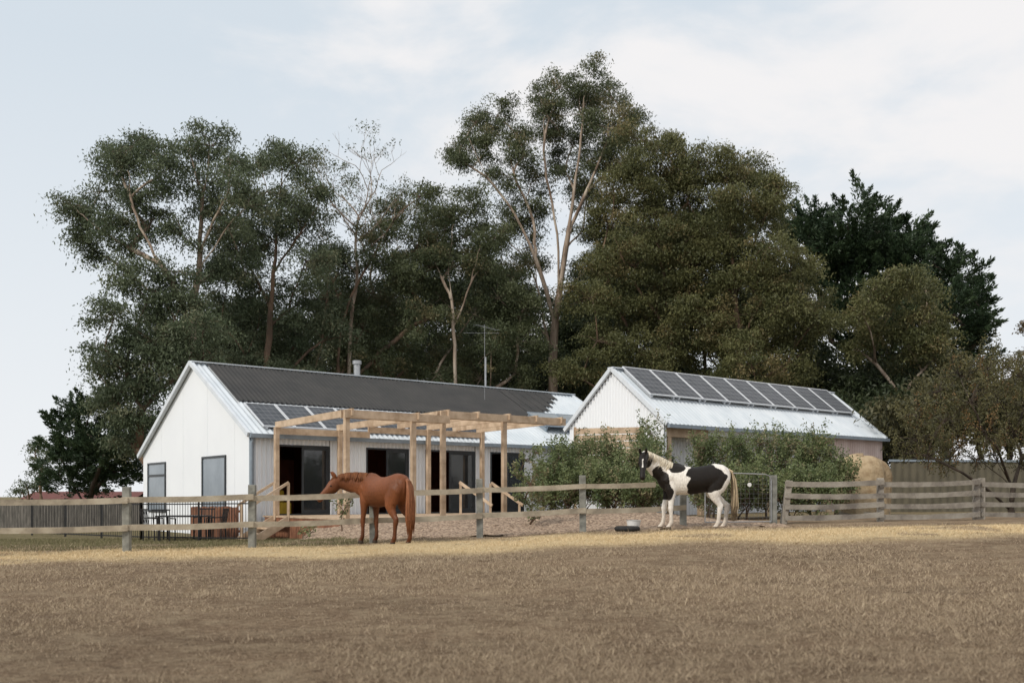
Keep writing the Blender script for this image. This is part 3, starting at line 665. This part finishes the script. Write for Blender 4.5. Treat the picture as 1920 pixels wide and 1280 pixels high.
def LD(lists,d): return [[W(px,py,d+o) for px,py in l] for l,o in lists]
def base(px,d): x=(px-960)*d/F; return (x,d,gz(x,d)-.1)
G1=[(.062,.086,.046),(.145,.172,.098),(.175,.18,.105)]
G2=[(.056,.074,.036),(.130,.146,.070),(.175,.155,.078)]
G3=[(.072,.084,.034),(.175,.172,.070),(.20,.165,.075)]
tree('gum_tree','tall spreading grey-green gum tree with pale forked limbs','tree',base(345,47),PB([(135,385,24),(160,400,18),(185,360,32),(225,320,34),(210,290,22),(250,275,34),(290,290,28),(300,330,38),(350,280,34),(395,275,34),(430,300,30),(440,340,32),(370,340,40),(400,385,34),(250,395,32),(200,425,28),(290,410,32),(180,470,16),(245,465,22),(465,385,28),(340,440,26),(430,430,34),(150,440,12),(330,510,30),(395,510,32),(450,480,34)],47,2),G1,.26,'bark_pale',k=5.8,
  leaders=LD([([(350,700),(362,600),(372,510),(376,420),(385,340)],0),([(362,600),(330,540),(285,470),(250,400),(240,320)],-1.4),([(300,500),(250,470),(200,440),(150,400)],-1.2),([(376,480),(395,420),(430,360)],-1.5)],47))
tree('gum_tree','bushy lower gum tree with dense drooping grey-green foliage','tree',base(285,44),PB([(240,515,34),(290,545,36),(215,590,32),(258,610,42),(195,655,30),(320,620,40),(235,690,40),(300,700,44),(345,560,30),(215,750,32),(270,770,40),(330,660,40),(240,820,36),(185,700,22),(290,640,40),(250,740,42),(380,610,34),(380,680,36)],44,1.5),G1,.2,'bark_brown')
tree('gum_tree','broad mid-green gum tree behind the farmhouse roof','tree',base(500,52),PB([(480,305,20),(515,285,24),(555,310,26),(500,360,34),(545,390,38),(590,350,24),(590,420,36),(455,430,38),(455,480,42),(515,450,46),(575,490,46),(425,535,42),(490,545,50),(560,570,48),(415,610,46),(480,630,52),(550,650,50),(400,670,42),(615,560,40),(605,640,44),(450,690,46),(540,700,46),(620,490,34)],52,2.2),G1,.26,'bark_brown',
  leaders=LD([([(500,700),(505,600),(515,500),(520,400),(530,320)],-1),([(515,500),(560,440),(600,380)],-1.2)],52))
tree('gum_tree','olive gum tree with reddish trunk behind the roof','tree',base(640,55),PB([(690,440,24),(735,400,26),(785,370,26),(800,415,32),(720,470,40),(780,470,42),(650,500,34),(700,550,44),(770,540,46),(740,610,46),(680,620,44),(800,600,42),(640,600,38),(700,680,44),(780,680,44),(650,680,40),(740,510,42),(640,550,38),(810,500,38),(820,460,30)],55,2.2),G2,.24,'bark_brown',
  leaders=LD([([(632,720),(640,600),(670,530),(720,440),(760,390)],-1.5),([(648,590),(620,520),(600,450)],-1)],55))
tree('gum_tree','slender gum tree with fine drooping foliage and pale trunks','tree',base(850,56),PB([(840,400,24),(880,380,26),(830,450,34),(880,440,36),(850,500,38),(905,500,38),(825,560,34),(890,590,38),(935,560,38),(850,650,38),(920,660,40),(970,640,40),(820,700,40),(900,710,40),(970,700,38),(960,520,38),(980,580,38),(925,450,26)],56,2),G2,.2,'bark_pale',k=6,
  leaders=LD([([(855,720),(850,600),(840,500),(850,420)],-2),([(850,620),(880,540),(900,460)],-2.2),([(845,560),(820,500),(800,450)],-2)],56))
tree('gum_tree','tallest gum tree with rounded crowns on pale ascending limbs','tree',base(1035,60),PB([(865,275,22),(890,235,30),(930,220,34),(965,250,32),(915,280,30),(985,290,26),(950,330,24),(1015,190,28),(1050,165,36),(1100,160,38),(1145,182,36),(1170,220,32),(1030,225,34),(1090,215,46),(1140,240,42),(1075,270,42),(1120,295,40),(1060,325,28),(1005,335,26),(960,390,30),(1000,420,30),(940,440,30),(985,490,34),(1100,365,36),(1095,430,34),(925,510,34),(960,570,36),(860,300,14),(1170,300,34),(1000,560,30),(1110,500,36)],60,2.3),G2,.29,'bark_pale',k=6.2,
  leaders=LD([([(1035,720),(1040,600),(1060,480),(1075,370),(1090,260),(1095,180)],-1.6),([(1040,610),(1015,500),(960,390),(905,320),(880,260)],-2.2),([(1050,540),(1045,420),(1020,320),(1020,220)],-2),([(1066,430),(1105,350),(1140,260)],-1.4),([(1010,470),(1000,400),(960,330),(955,270)],-2),([(1030,690),(1010,560),(1000,480)],-2)],60))
tree('gum_tree','broad golden-olive gum tree with dense rounded foliage masses','tree',base(1250,57),PB([(1190,260,32),(1235,265,34),(1262,305,34),(1200,320,44),(1170,370,42),(1240,370,50),(1140,420,42),(1200,430,52),(1130,490,44),(1190,500,52),(1260,440,50),(1110,560,42),(1160,580,52),(1230,560,56),(1290,540,48),(1120,640,44),(1190,650,50),(1270,640,50),(1150,710,44),(1230,700,46),(1060,690,28),(1290,380,44),(1260,500,52),(1150,330,28),(1280,330,30)],57,2.4),G3,.26,'bark_brown',k=8,
  leaders=LD([([(1250,720),(1262,640),(1245,520),(1225,400),(1220,300)],0),([(1255,620),(1190,540),(1150,440)],-1),([(1262,650),(1290,580),(1310,520)],-1)],57))
tree('gum_tree','wide bronze-green gum tree with weeping outer foliage','tree',base(1390,55),PB([(1305,318,36),(1350,305,36),(1400,308,36),(1435,345,36),(1330,370,48),(1390,375,50),(1440,400,40),(1310,440,52),(1380,450,56),(1440,465,50),(1340,520,56),(1410,540,58),(1480,515,44),(1515,560,40),(1360,600,58),(1440,620,56),(1500,620,48),(1300,600,50),(1330,670,50),(1410,690,50),(1480,680,46),(1535,600,28),(1300,500,50),(1460,570,50),(1460,360,24)],55,2.4),G3,.26,'bark_brown',k=8,
  leaders=LD([([(1390,720),(1385,600),(1370,480),(1370,360)],0),([(1388,640),(1430,560),(1470,500)],-1),([(1380,560),(1420,460),(1420,380)],0)],55))
def bare(name,label,b0,segs,cols,Ls=.62,tr=.14):
    e=top(name,label,'tree',b0); tm=MB(); tips=[]
    def rec(p,d,L_,r,dep):
        n=4; pts=[p]; dd=d.copy()
        for i in range(n):
            dd=(dd+Vector((jit(.25),jit(.25),jit(.14)+.04))).normalized(); pts.append(pts[-1]+dd*L_/n)
        tm.tube(pts,[r*(1-.35*i/n) for i in range(n+1)],6 if r>.05 else 4,cap=False)
        if dep==0: tips.append(pts[-1]); return
        for _ in range(random.choice((2,2,3))):
            nd=(dd+Vector((random.gauss(0,.6),random.gauss(0,.5),random.gauss(.05,.3)))).normalized(); rec(pts[random.choice((3,4,4))],nd,L_*random.uniform(.6,.85),r*.62,dep-1)
    pts=[Vector(b0)]+[Vector(q) for q in segs]
    for _ in range(2):
        Q=[pts[0]]
        for a_,b_ in zip(pts[:-1],pts[1:]): Q+=[a_.lerp(b_,.25),a_.lerp(b_,.75)]
        Q.append(pts[-1]); pts=Q
    tm.tube(pts,[tr*(1-.65*i/(len(pts)-1)) for i in range(len(pts))],8)
    for u,dx,L_ in [(.55,-.9,2.6),(.68,.9,2.8),(.8,-.8,2.4),(.9,.8,2.4),(1,-.5,2.4),(1,.45,2.5),(.75,1.1,2.2),(.85,-1.1,2.3)]:
        rec(pts[int(u*(len(pts)-1))],Vector((dx,jit(.4),.85)).normalized(),L_*Ls,.045,4)
    tm.make('trunk',M['bark_pale'],e,smooth=True,world=True)
    P=[];C=[]
    for t in tips:
        if random.random()<.55:
            m=rng.integers(8,30); P.append(np.array(t)+rng.normal(0,.18,(m,3))); C.append((np.array(cols[0])*(1-.5)+np.array(cols[1])*.5)*rng.uniform(.7,1.3,(m,1)))
    leafmesh('crown',np.vstack(P),.17,.06,np.vstack(C),e,.5)
bare('gum_tree','half-bare gum tree with fine exposed branches against the sky',base(650,54),[W(655,600,54),W(672,520,54),W(665,460,54),W(672,405,54)],G2,.75)
bare('gum_tree','thin leafless gum limbs rising above the lower canopy',base(720,58),[W(715,640,58),W(705,560,58),W(690,520,58),W(710,460,58)],G2,.62)
CY=[(.024,.044,.023),(.060,.092,.042)]
tree('cypress_tree','large dark green cypress with spiky upswept branch tips','tree',base(1600,66),PB([(1450,420,26),(1500,435,34),(1540,425,32),(1590,415,34),(1640,430,34),(1690,458,34),(1500,490,44),(1560,480,50),(1620,490,50),(1680,510,48),(1730,490,34),(1540,560,52),(1610,570,52),(1680,580,52),(1560,640,52),(1640,650,52),(1700,650,50),(1590,450,40),(1650,470,40),(1730,550,44)],66,2.5),CY,.4,'bark_dark',k=12,sub=.55,per=110,leaf=(.28,.10),style='spray',down=0,sat=2,twigs=2,spl=2.3)
tree('cypress_tree','dark cypress with layered pointed boughs','tree',base(1770,63),PB([(1755,500,28),(1785,522,30),(1815,555,30),(1835,590,22),(1750,560,42),(1795,600,42),(1830,640,26),(1760,640,46),(1805,675,38),(1740,700,44),(1845,560,8),(1720,620,40)],63,2),CY,.35,'bark_dark',k=12,sub=.55,per=110,leaf=(.28,.10),style='spray',down=0,sat=2,twigs=2,spl=2.3)
tree('gum_tree','small olive gum tree with rounded crown and pale stems','tree',base(1655,52),PB([(1640,540,28),(1690,525,32),(1735,545,28),(1620,590,28),(1670,590,38),(1730,600,36),(1760,620,22),(1640,640,34),(1700,650,38),(1610,650,24),(1750,670,28)],52,1.6),G3,.14,'bark_pale',fork=.45,k=7)
def under(px,py,rx,d,cols,label,name='shrub',r=(38,54),k=5.5):
    l=[]
    for i in range(10): l.append((px+jit(rx),py+jit(45)+5,random.uniform(*r)))
    tree(name,label,'shrub',base(px,d),PB(l,d,2),cols,.12,'bark_dark',k=k,sub=.6,per=80,leaf=(.26,.10),fork=.2,sat=1,twigs=1)
DK=[(.028,.042,.020),(.068,.084,.038)]
for px,py,d in [(420,700,60),(480,630,62),(560,690,64),(700,690,66),(830,690,66),(960,690,66),(1080,650,68),(1080,720,62),(1200,700,66),(1330,700,66),(1460,700,62),(1580,710,58),(1690,740,54),(1780,720,56),(1640,790,50),(760,610,68),(620,590,68),(900,590,70),(1010,610,70),(1110,560,70),(1220,560,70),(1330,570,68),(1440,560,66),(400,620,58),(1200,470,70),(1300,450,68),(850,520,70)]:
    under(px,py,70,d,DK,'dense dark evergreen shrub growing beneath the gum trees')
for px,py,d in [(1850,740,46),(1770,770,44),(1890,790,42),(1700,800,42)]:
    under(px,py,50,d,[(.045,.048,.022),(.11,.10,.045)],'olive-brown bushy shrub behind the sheet fence',r=(30,44))
tree('conifer_shrub','dark bushy conifer beside the white gable','tree',base(165,50),PB([(140,775,32),(175,760,34),(205,780,34),(120,815,34),(160,810,46),(210,830,44),(115,860,38),(165,870,50),(215,885,48),(125,900,36),(180,905,44),(145,840,44),(195,850,46),(235,840,34),(240,880,34)],50,1.5),CY,.2,'bark_dark',k=19,sub=.34,per=95,leaf=(.17,.065),style='spray',down=0,sat=2,twigs=1,spl=1.6)
tree('small_tree','small distant grey-green tree past the conifer','tree',base(78,70),PB([(75,830,16),(65,850,14),(90,850,16),(80,870,16),(75,890,14)],70,1),G1,.12,'bark_brown',k=9,sub=.4,per=60,leaf=(.2,.09),sat=1,twigs=2,fork=.4)
tree('small_tree','low distant bushy tree near the paling fence','tree',base(60,75),PB([(50,912,14),(75,908,12),(35,918,10)],75,1),G1,.1,'bark_brown',k=9,sub=.4,per=60,leaf=(.2,.09),sat=1,twigs=2,fork=.4)
AU=[(.070,.070,.030),(.155,.14,.06),(.20,.125,.055)]
tree('orchard_tree','spreading orchard tree with thinning olive and russet leaves','tree',base(1905,29),PB([(1720,780,32),(1760,735,32),(1800,705,32),(1850,692,32),(1900,700,34),(1940,710,36),(1720,825,32),(1770,790,40),(1820,755,42),(1870,745,42),(1920,760,42),(1800,835,36),(1850,810,40),(1900,820,34),(1740,855,30),(1700,850,24),(1830,860,30),(1780,872,28),(1980,760,40),(1930,840,32),(1870,865,26),(1910,870,24)],29,1.2),AU,.10,'bark_dark',k=32,sub=.2,per=34,leaf=(.075,.036),fork=.18,sat=4,twigs=12,style='shoot')
tree('small_tree','russet-leaved tree partly seen beyond the orchard','tree',base(1950,50),PB([(1930,620,18),(1950,660,34),(1925,700,30),(1880,690,26),(1900,740,34),(1850,730,26)],50,1),[(.08,.068,.032),(.16,.11,.05)],.15,'bark_dark',k=12,sub=.3,per=50,leaf=(.14,.06),fork=.3,twigs=4)
SH=[(.080,.115,.045),(.23,.26,.12),(.28,.25,.14)]
def shrub(px,topy,d,wd,label,boty=965,nm='garden_shrub',k=42):
    l=[]; h=boty-topy; nb=int(8+wd/7)
    for i in range(nb):
        u=(i+.5)/nb; l.append((px+jit(wd)*(1-.3*u),boty-22-(h-42)*u,random.uniform(21,29)*(1.15-.4*u)))
    tree(nm,label,'shrub',base(px,d),PB(l,d,.5),SH,.035,'bark_brown',k=k,sub=.18,per=36,leaf=(.075,.040),style='shoot',down=.1,fork=.1,sat=3,twigs=8,group='leafy garden shrubs')
for px,ty_,d,wd in [(1055,830,27.5,36),(1105,822,28.5,36),(1150,820,29,36),(1195,818,28,30),(1225,840,27.5,22),(1335,815,28,30),(1385,820,27.5,36),(1435,810,28.5,38),(1485,806,29,36),(1530,816,29,34),(1568,850,29,26),(1080,875,26.5,38),(1150,885,26.3,38),(1215,785,29.5,10),(1400,885,26.5,38),(1460,885,26.5,38),(1520,890,27,36),(1030,880,27,26),(1210,905,26,24),(1335,895,26,24)]:
    shrub(px,ty_,d,wd,'leafy green fruiting shrub with upright shoots in mulch')
tree('sapling','young leafy sapling growing from the mulch bed','tree',base(998,23.0),PB([(985,865,13),(1003,850,10),(975,890,14),(1010,885,15),(995,910,18),(975,930,15),(1015,935,15),(995,950,15),(1005,970,9)],23,.15),SH,.03,'bark_brown',k=90,sub=.09,per=22,leaf=(.07,.036),style='shoot',down=.2,fork=.2,sat=2,twigs=6)
tree('garden_plant','small leafy plant at the deck edge','plant',base(640,24.8),PB([(632,945,10),(650,950,10),(640,965,10),(655,940,6)],24.8,.15),SH,.02,'bark_brown',k=60,sub=.08,per=14,leaf=(.09,.04),style='shoot',down=.1,fork=.2,sat=1,twigs=4)
tree('garden_plant','low grassy shrub beside the timber steps','plant',base(560,25.5),PB([(570,1000,10),(585,998,8)],25.5,.15),SH,.02,'bark_brown',k=60,sub=.08,per=14,leaf=(.09,.04),style='shoot',down=.1,fork=.2,sat=1,twigs=4)
# ---------------------------------------------------------------- horses
def ell(mb,pts,radii,n=18,mode='y'):
    pts=[Vector(p) for p in pts]; k=len(mb.v)
    for i,p in enumerate(pts):
        t=(pts[min(i+1,len(pts)-1)]-pts[max(i-1,0)]).normalized()
        lat=(Vector((0,1,0))-t*t.y).normalized() if mode=='y' else Vector((0,0,1)).cross(t).normalized()
        up=t.cross(lat)
        w_,h_=radii[i]
        for j in range(n):
            q=2*math.pi*j/n; mb.v.append(tuple(p+lat*math.cos(q)*w_+up*math.sin(q)*h_))
    for i in range(len(pts)-1):
        for j in range(n): mb.f.append((k+i*n+j,k+i*n+(j+1)%n,k+(i+1)*n+(j+1)%n,k+(i+1)*n+j))
    mb.f.append(tuple(k+j for j in reversed(range(n)))); mb.f.append(tuple(k+(len(pts)-1)*n+j for j in range(n)))
def horse(label,loc,rot,neck,poll,muzzle,colorf,mane_c,tail_c,scale=(1,1,1),legs=None,forelock=18,hang=(.08,.2),nman=120,nk=1.0,umax=.93):
    e=top('horse',label,'horse',loc,rot); e.scale=scale
    mb=MB()
    ell(mb,[(-.82,0,1.14),(-.78,0,1.14),(-.68,0,1.135),(-.54,0,1.125),(-.34,0,1.085),(-.12,0,1.045),(.12,0,1.035),(.32,0,1.065),(.46,0,1.08),(.58,0,1.07),(.67,0,1.05),(.71,0,1.04)],
        [(.06,.08),(.13,.17),(.205,.245),(.245,.285),(.245,.285),(.275,.29),(.275,.305),(.235,.33),(.205,.32),(.175,.26),(.12,.17),(.05,.07)],24)
    ell(mb,[(.12,0,1.31),(.28,0,1.355),(.40,0,1.37),(.52,0,1.34)],[(.06,.04),(.065,.06),(.07,.065),(.06,.06)],12)
    for s in (-1,1):
        ell(mb,[(-.70,.10*s,1.19),(-.62,.145*s,1.10),(-.56,.155*s,.96),(-.52,.15*s,.84)],[(.09,.13),(.115,.18),(.105,.165),(.085,.14)],14)
        ell(mb,[(.34,.09*s,1.27),(.45,.135*s,1.12),(.55,.12*s,.99)],[(.06,.08),(.095,.12),(.08,.10)],14)
    np_=[Vector((.34,0,1.14)),Vector((.48,0,1.17))]+[Vector(q) for q in neck]+[Vector(poll)]
    nr=[(.17,.25),(.15,.255)]+[(a*nk,b*nk) for a,b in [(.115,.205),(.092,.165),(.082,.14)][:len(neck)]]+[(.078*nk,.115*nk)]
    ell(mb,np_,nr,18,'z')
    P=Vector(poll); Mz=Vector(muzzle); ax=(Mz-P).normalized(); lat=Vector((0,0,1)).cross(ax).normalized(); upv=ax.cross(lat)
    if upv.z<0: upv=-upv
    hl=(Mz-P).length
    fr=[(-.10,.0,.06,.075),(.04,.0,.09,.105),(.22,-.022,.097,.138),(.36,-.026,.09,.130),(.50,-.012,.070,.097),(.68,0,.055,.073),(.84,-.004,.057,.069),(.95,-.01,.057,.067),(1.02,-.012,.046,.052),(1.05,-.012,.024,.03)]
    ell(mb,[P+ax*hl*u+upv*o for u,o,_,_ in fr],[(a,b) for _,_,a,b in fr],18,'z')
    for s in (-1,1):
        b0=P+upv*.07+lat*s*.052-ax*.005
        mb.tube([b0,b0+upv*.06-ax*.02+lat*s*.012,b0+upv*.12-ax*.03+lat*s*.014,b0+upv*.17-ax*.03+lat*s*.004],[.028,.036,.027,.008],8)
    fl,hl_=legs or ([0,0],[0,0])
    for s,dx in ((1,fl[0]),(-1,fl[1])):
        y=.135*s
        ell(mb,[(.43,y*.7,1.12),(.45,y*.85,.98),(.45,y,.84),(.45+dx*.3,y,.73),(.46+dx*.5,y,.60),(.47+dx*.7,y,.49),(.475+dx*.75,y,.44),(.47+dx*.78,y,.40),(.465+dx*.85,y,.30),(.465+dx*.95,y,.18),(.475+dx,y,.13),(.505+dx,y,.085),(.525+dx,y,.055),(.535+dx,y,0)],
            [(.09,.16),(.10,.15),(.085,.118),(.066,.088),(.052,.064),(.047,.054),(.050,.058),(.044,.048),(.034,.040),(.036,.043),(.043,.048),(.037,.041),(.05,.055),(.060,.067)],14)
    for s,dx in ((1,hl_[0]),(-1,hl_[1])):
        y=.135*s
        ell(mb,[(-.50,y*.7,1.2),(-.52,y*.85,1.02),(-.49,y*1.05,.87),(-.47+dx*.2,y*1.1,.76),(-.53+dx*.5,y*1.05,.66),(-.62+dx*.8,y,.56),(-.685+dx,y,.50),(-.675+dx,y,.44),(-.66+dx,y,.38),(-.65+dx,y,.28),(-.64+dx,y,.18),(-.63+dx,y,.135),(-.60+dx,y,.085),(-.58+dx,y,.055),(-.57+dx,y,0)],
            [(.11,.19),(.13,.22),(.11,.19),(.088,.145),(.068,.10),(.050,.068),(.046,.066),(.050,.062),(.042,.050),(.037,.044),(.038,.046),(.046,.051),(.038,.043),(.05,.055),(.060,.067)],14)
    me=bpy.data.meshes.new('tmp'); me.from_pydata(mb.v,[],mb.f); me.update()
    t=bpy.data.objects.new('tmp',me); COL.objects.link(t)
    md=t.modifiers.new('r','REMESH'); md.mode='VOXEL'; md.voxel_size=.015
    ms=t.modifiers.new('s','SMOOTH'); ms.factor=.5; ms.iterations=5
    dg=bpy.context.evaluated_depsgraph_get(); dg.update()
    nm=bpy.data.meshes.new_from_object(t.evaluated_get(dg)); bpy.data.objects.remove(t)
    nm.name='horse_body'; nm.materials.clear(); nm.materials.append(M['coat'])
    co=np.zeros(len(nm.vertices)*3,np.float32); nm.vertices.foreach_get('co',co); co=co.reshape(-1,3)
    T=np.ones((len(co),4),np.float32); T[:,:3]=colorf(co,P,ax,upv); a=nm.color_attributes.new('tint','FLOAT_COLOR','POINT'); a.data.foreach_set('color',T.ravel())
    nm.polygons.foreach_set('use_smooth',np.ones(len(nm.polygons),bool))
    link('body',nm,e)
    for s in (-1,1):
        c=P+ax*hl*.34+lat*s*.086+upv*.035; q=MB()
        q.tube([c-lat*s*.012,c,c+lat*s*.01,c+lat*s*.016],[.018,.019,.014,.004],8); q.make('eye',M['eye'],e,smooth=True)
    def strands(name,q,cols):
        o=q.make(name,M['coat'],e,smooth=True); a=o.data.color_attributes.new('tint','FLOAT_COLOR','POINT'); T=np.ones((len(cols),4),np.float32); T[:,:3]=np.array(cols); a.data.foreach_set('color',T.ravel())
    q=MB(); cols=[]
    for i in range(100):
        a=random.uniform(0,6.28); r=random.uniform(0,1)**.6; sx,sy=math.cos(a)*r,math.sin(a)*r
        pts=[(-.79,sy*.02,1.27+sx*.015),(-.86,sy*.045,1.23+sx*.02),(-.90+sx*.04,sy*.07,1.05),(-.915+sx*.06,sy*.10,.8),(-.91+sx*.065+jit(.02),sy*.10,.5),(-.90+sx*.05+jit(.03),sy*.06+jit(.02),.16+random.random()**1.5*.3)]
        n0=len(q.v); q.tube(pts,[.018,.02,.016,.012,.009,.002],5); cols+= [tail_c(random.random())]*(len(q.v)-n0)
    strands('tail',q,cols)
    q=MB(); cols=[]
    pts=np_[1:]; rads=nr[1:]
    def crestp(u):
        f=u*(len(pts)-1); i=min(int(f),len(pts)-2); w_=f-i; p=pts[i].lerp(pts[i+1],w_); h_=rads[i][1]*(1-w_)+rads[i+1][1]*w_; wd_=rads[i][0]*(1-w_)+rads[i+1][0]*w_
        t_=(pts[i+1]-pts[i]).normalized(); la_=Vector((0,0,1)).cross(t_).normalized(); u_=t_.cross(la_)
        if u_.z<0: u_=-u_
        return p,u_,la_,h_,wd_
    for i in range(nman):
        u=random.uniform(.05,umax); p,u_,la_,h_,wd_=crestp(u); s=random.choice((1,1,-1)); dr=random.uniform(*hang)
        a0=p+u_*(h_-.02); a1=a0+u_*.016+la_*s*wd_*.45; a2=p+u_*(h_*.5)+la_*s*(wd_*.92+.008)+Vector((jit(.03),0,0)); a3=a2-u_*dr*.7+Vector((jit(.03),0,-.02))
        n0=len(q.v); q.tube([a0,a1,a2,a3],[.010,.012,.009,.002],4); cols+=[mane_c(random.random())]*(len(q.v)-n0)
    for i in range(forelock):
        a0=P+upv*.1+lat*jit(.03)-ax*.03; n0=len(q.v); q.tube([a0,a0+ax*.06+upv*.015,a0+ax*random.uniform(.10,.15)+lat*jit(.03)+upv*.005],[.009,.009,.002],4); cols+=[mane_c(random.random())]*(len(q.v)-n0)
    strands('mane',q,cols)
    return e
def sn(co,f,ph): return np.sin(co[:,0]*f+ph)*np.sin(co[:,1]*f*1.1+ph*2)+np.sin(co[:,2]*f*1.3+ph*3+co[:,0]*f*.6)
def brown(co,P,ax,upv):
    c=np.tile(np.array([.165,.056,.022]),(len(co),1)); n=sn(co,7,1)[:,None]; c*=1+.15*n
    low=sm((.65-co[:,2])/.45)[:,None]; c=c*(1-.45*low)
    c=np.where((co[:,2]<.055)[:,None],np.array([.05,.035,.025]),c); return c
def pinto(co,P,ax,upv):
    x,y,z=co[:,0],co[:,1],co[:,2]; nz=.05*sn(co,9,.5)+.03*sn(co,23,2)
    wh=np.array([.76,.72,.66]); bk=np.array([.013,.010,.008])
    def el(cx,cz,rx,rz): return ((x-cx)/rx)**2+((z-cz)/rz)**2+nz*4<1
    m=el(-.26,1.10,.40,.34)|el(-.05,.95,.2,.22)|el(.34,1.34,.19,.13)|el(.70,1.0,.19,.29)|el(.56,.80,.15,.18)|el(.74,1.2,.13,.16)
    m=m&(z>.62)
    rel=co-np.array(P); hd=rel@np.array(ax); dist=np.linalg.norm(rel-np.clip(hd,0,.6)[:,None]*np.array(ax),axis=1)
    head=((dist<.235)&(hd>-.14+nz))|((dist<.28)&(rel@np.array(upv)>.06)&(z>P.z+.04))
    side=rel-hd[:,None]*np.array(ax); uu=side@np.array(upv); la=np.cross(np.array(ax),np.array(upv)); ll=side@la
    blaze=head&(uu>.035)&(np.abs(ll)<.012+.006*np.sin(hd*20))&(hd>.16)&(hd<.36)
    c=np.where(((m|head)&~blaze)[:,None],bk,wh)
    wt=((~m)&(~head))[:,None]
    dirt=sm((.55-z)/.45)[:,None]; c=np.where(wt,c*(1-.28*dirt*np.array([.8,1,1.2])),c)
    c=np.where((z<.055)[:,None],np.array([.12,.09,.06]),c); return c
hx,hy=(718-960)*19.2/F,19.2
horse('chestnut horse with rump toward the field beside the rail fence',(hx,hy,gz(hx,hy)-.005),math.radians(133),[(.74,.13,1.22),(.90,.28,1.25)],(1.0,.42,1.27),(1.12,.80,.88),brown,
    lambda t:(.13+.06*t,.045+.03*t,.018+.01*t),lambda t:(.16+.12*t,.06+.05*t,.025+.025*t),legs=([.05,-.06],[.06,-.08]),hang=(.04,.12),nman=120,forelock=8,nk=1.12)
hx,hy=(1296-960)*21.0/F,21.0
horse('black and white pinto horse standing side-on with turned head',(hx,hy,gz(hx,hy)-.005),math.radians(183),[(.74,.04,1.34),(.90,.10,1.46),(.99,.16,1.52)],(1.05,.24,1.55),(1.13,.58,1.08),pinto,
    lambda t:(.50+.2*t,.43+.2*t,.32+.18*t),lambda t:(.42*t+.12,.34*t+.09,.22*t+.06),scale=(1.05,1,1.02),legs=([-.02,.10],[.10,-.12]),forelock=0,nk=1.08,umax=.78)
print('LEAVES',NLEAF)
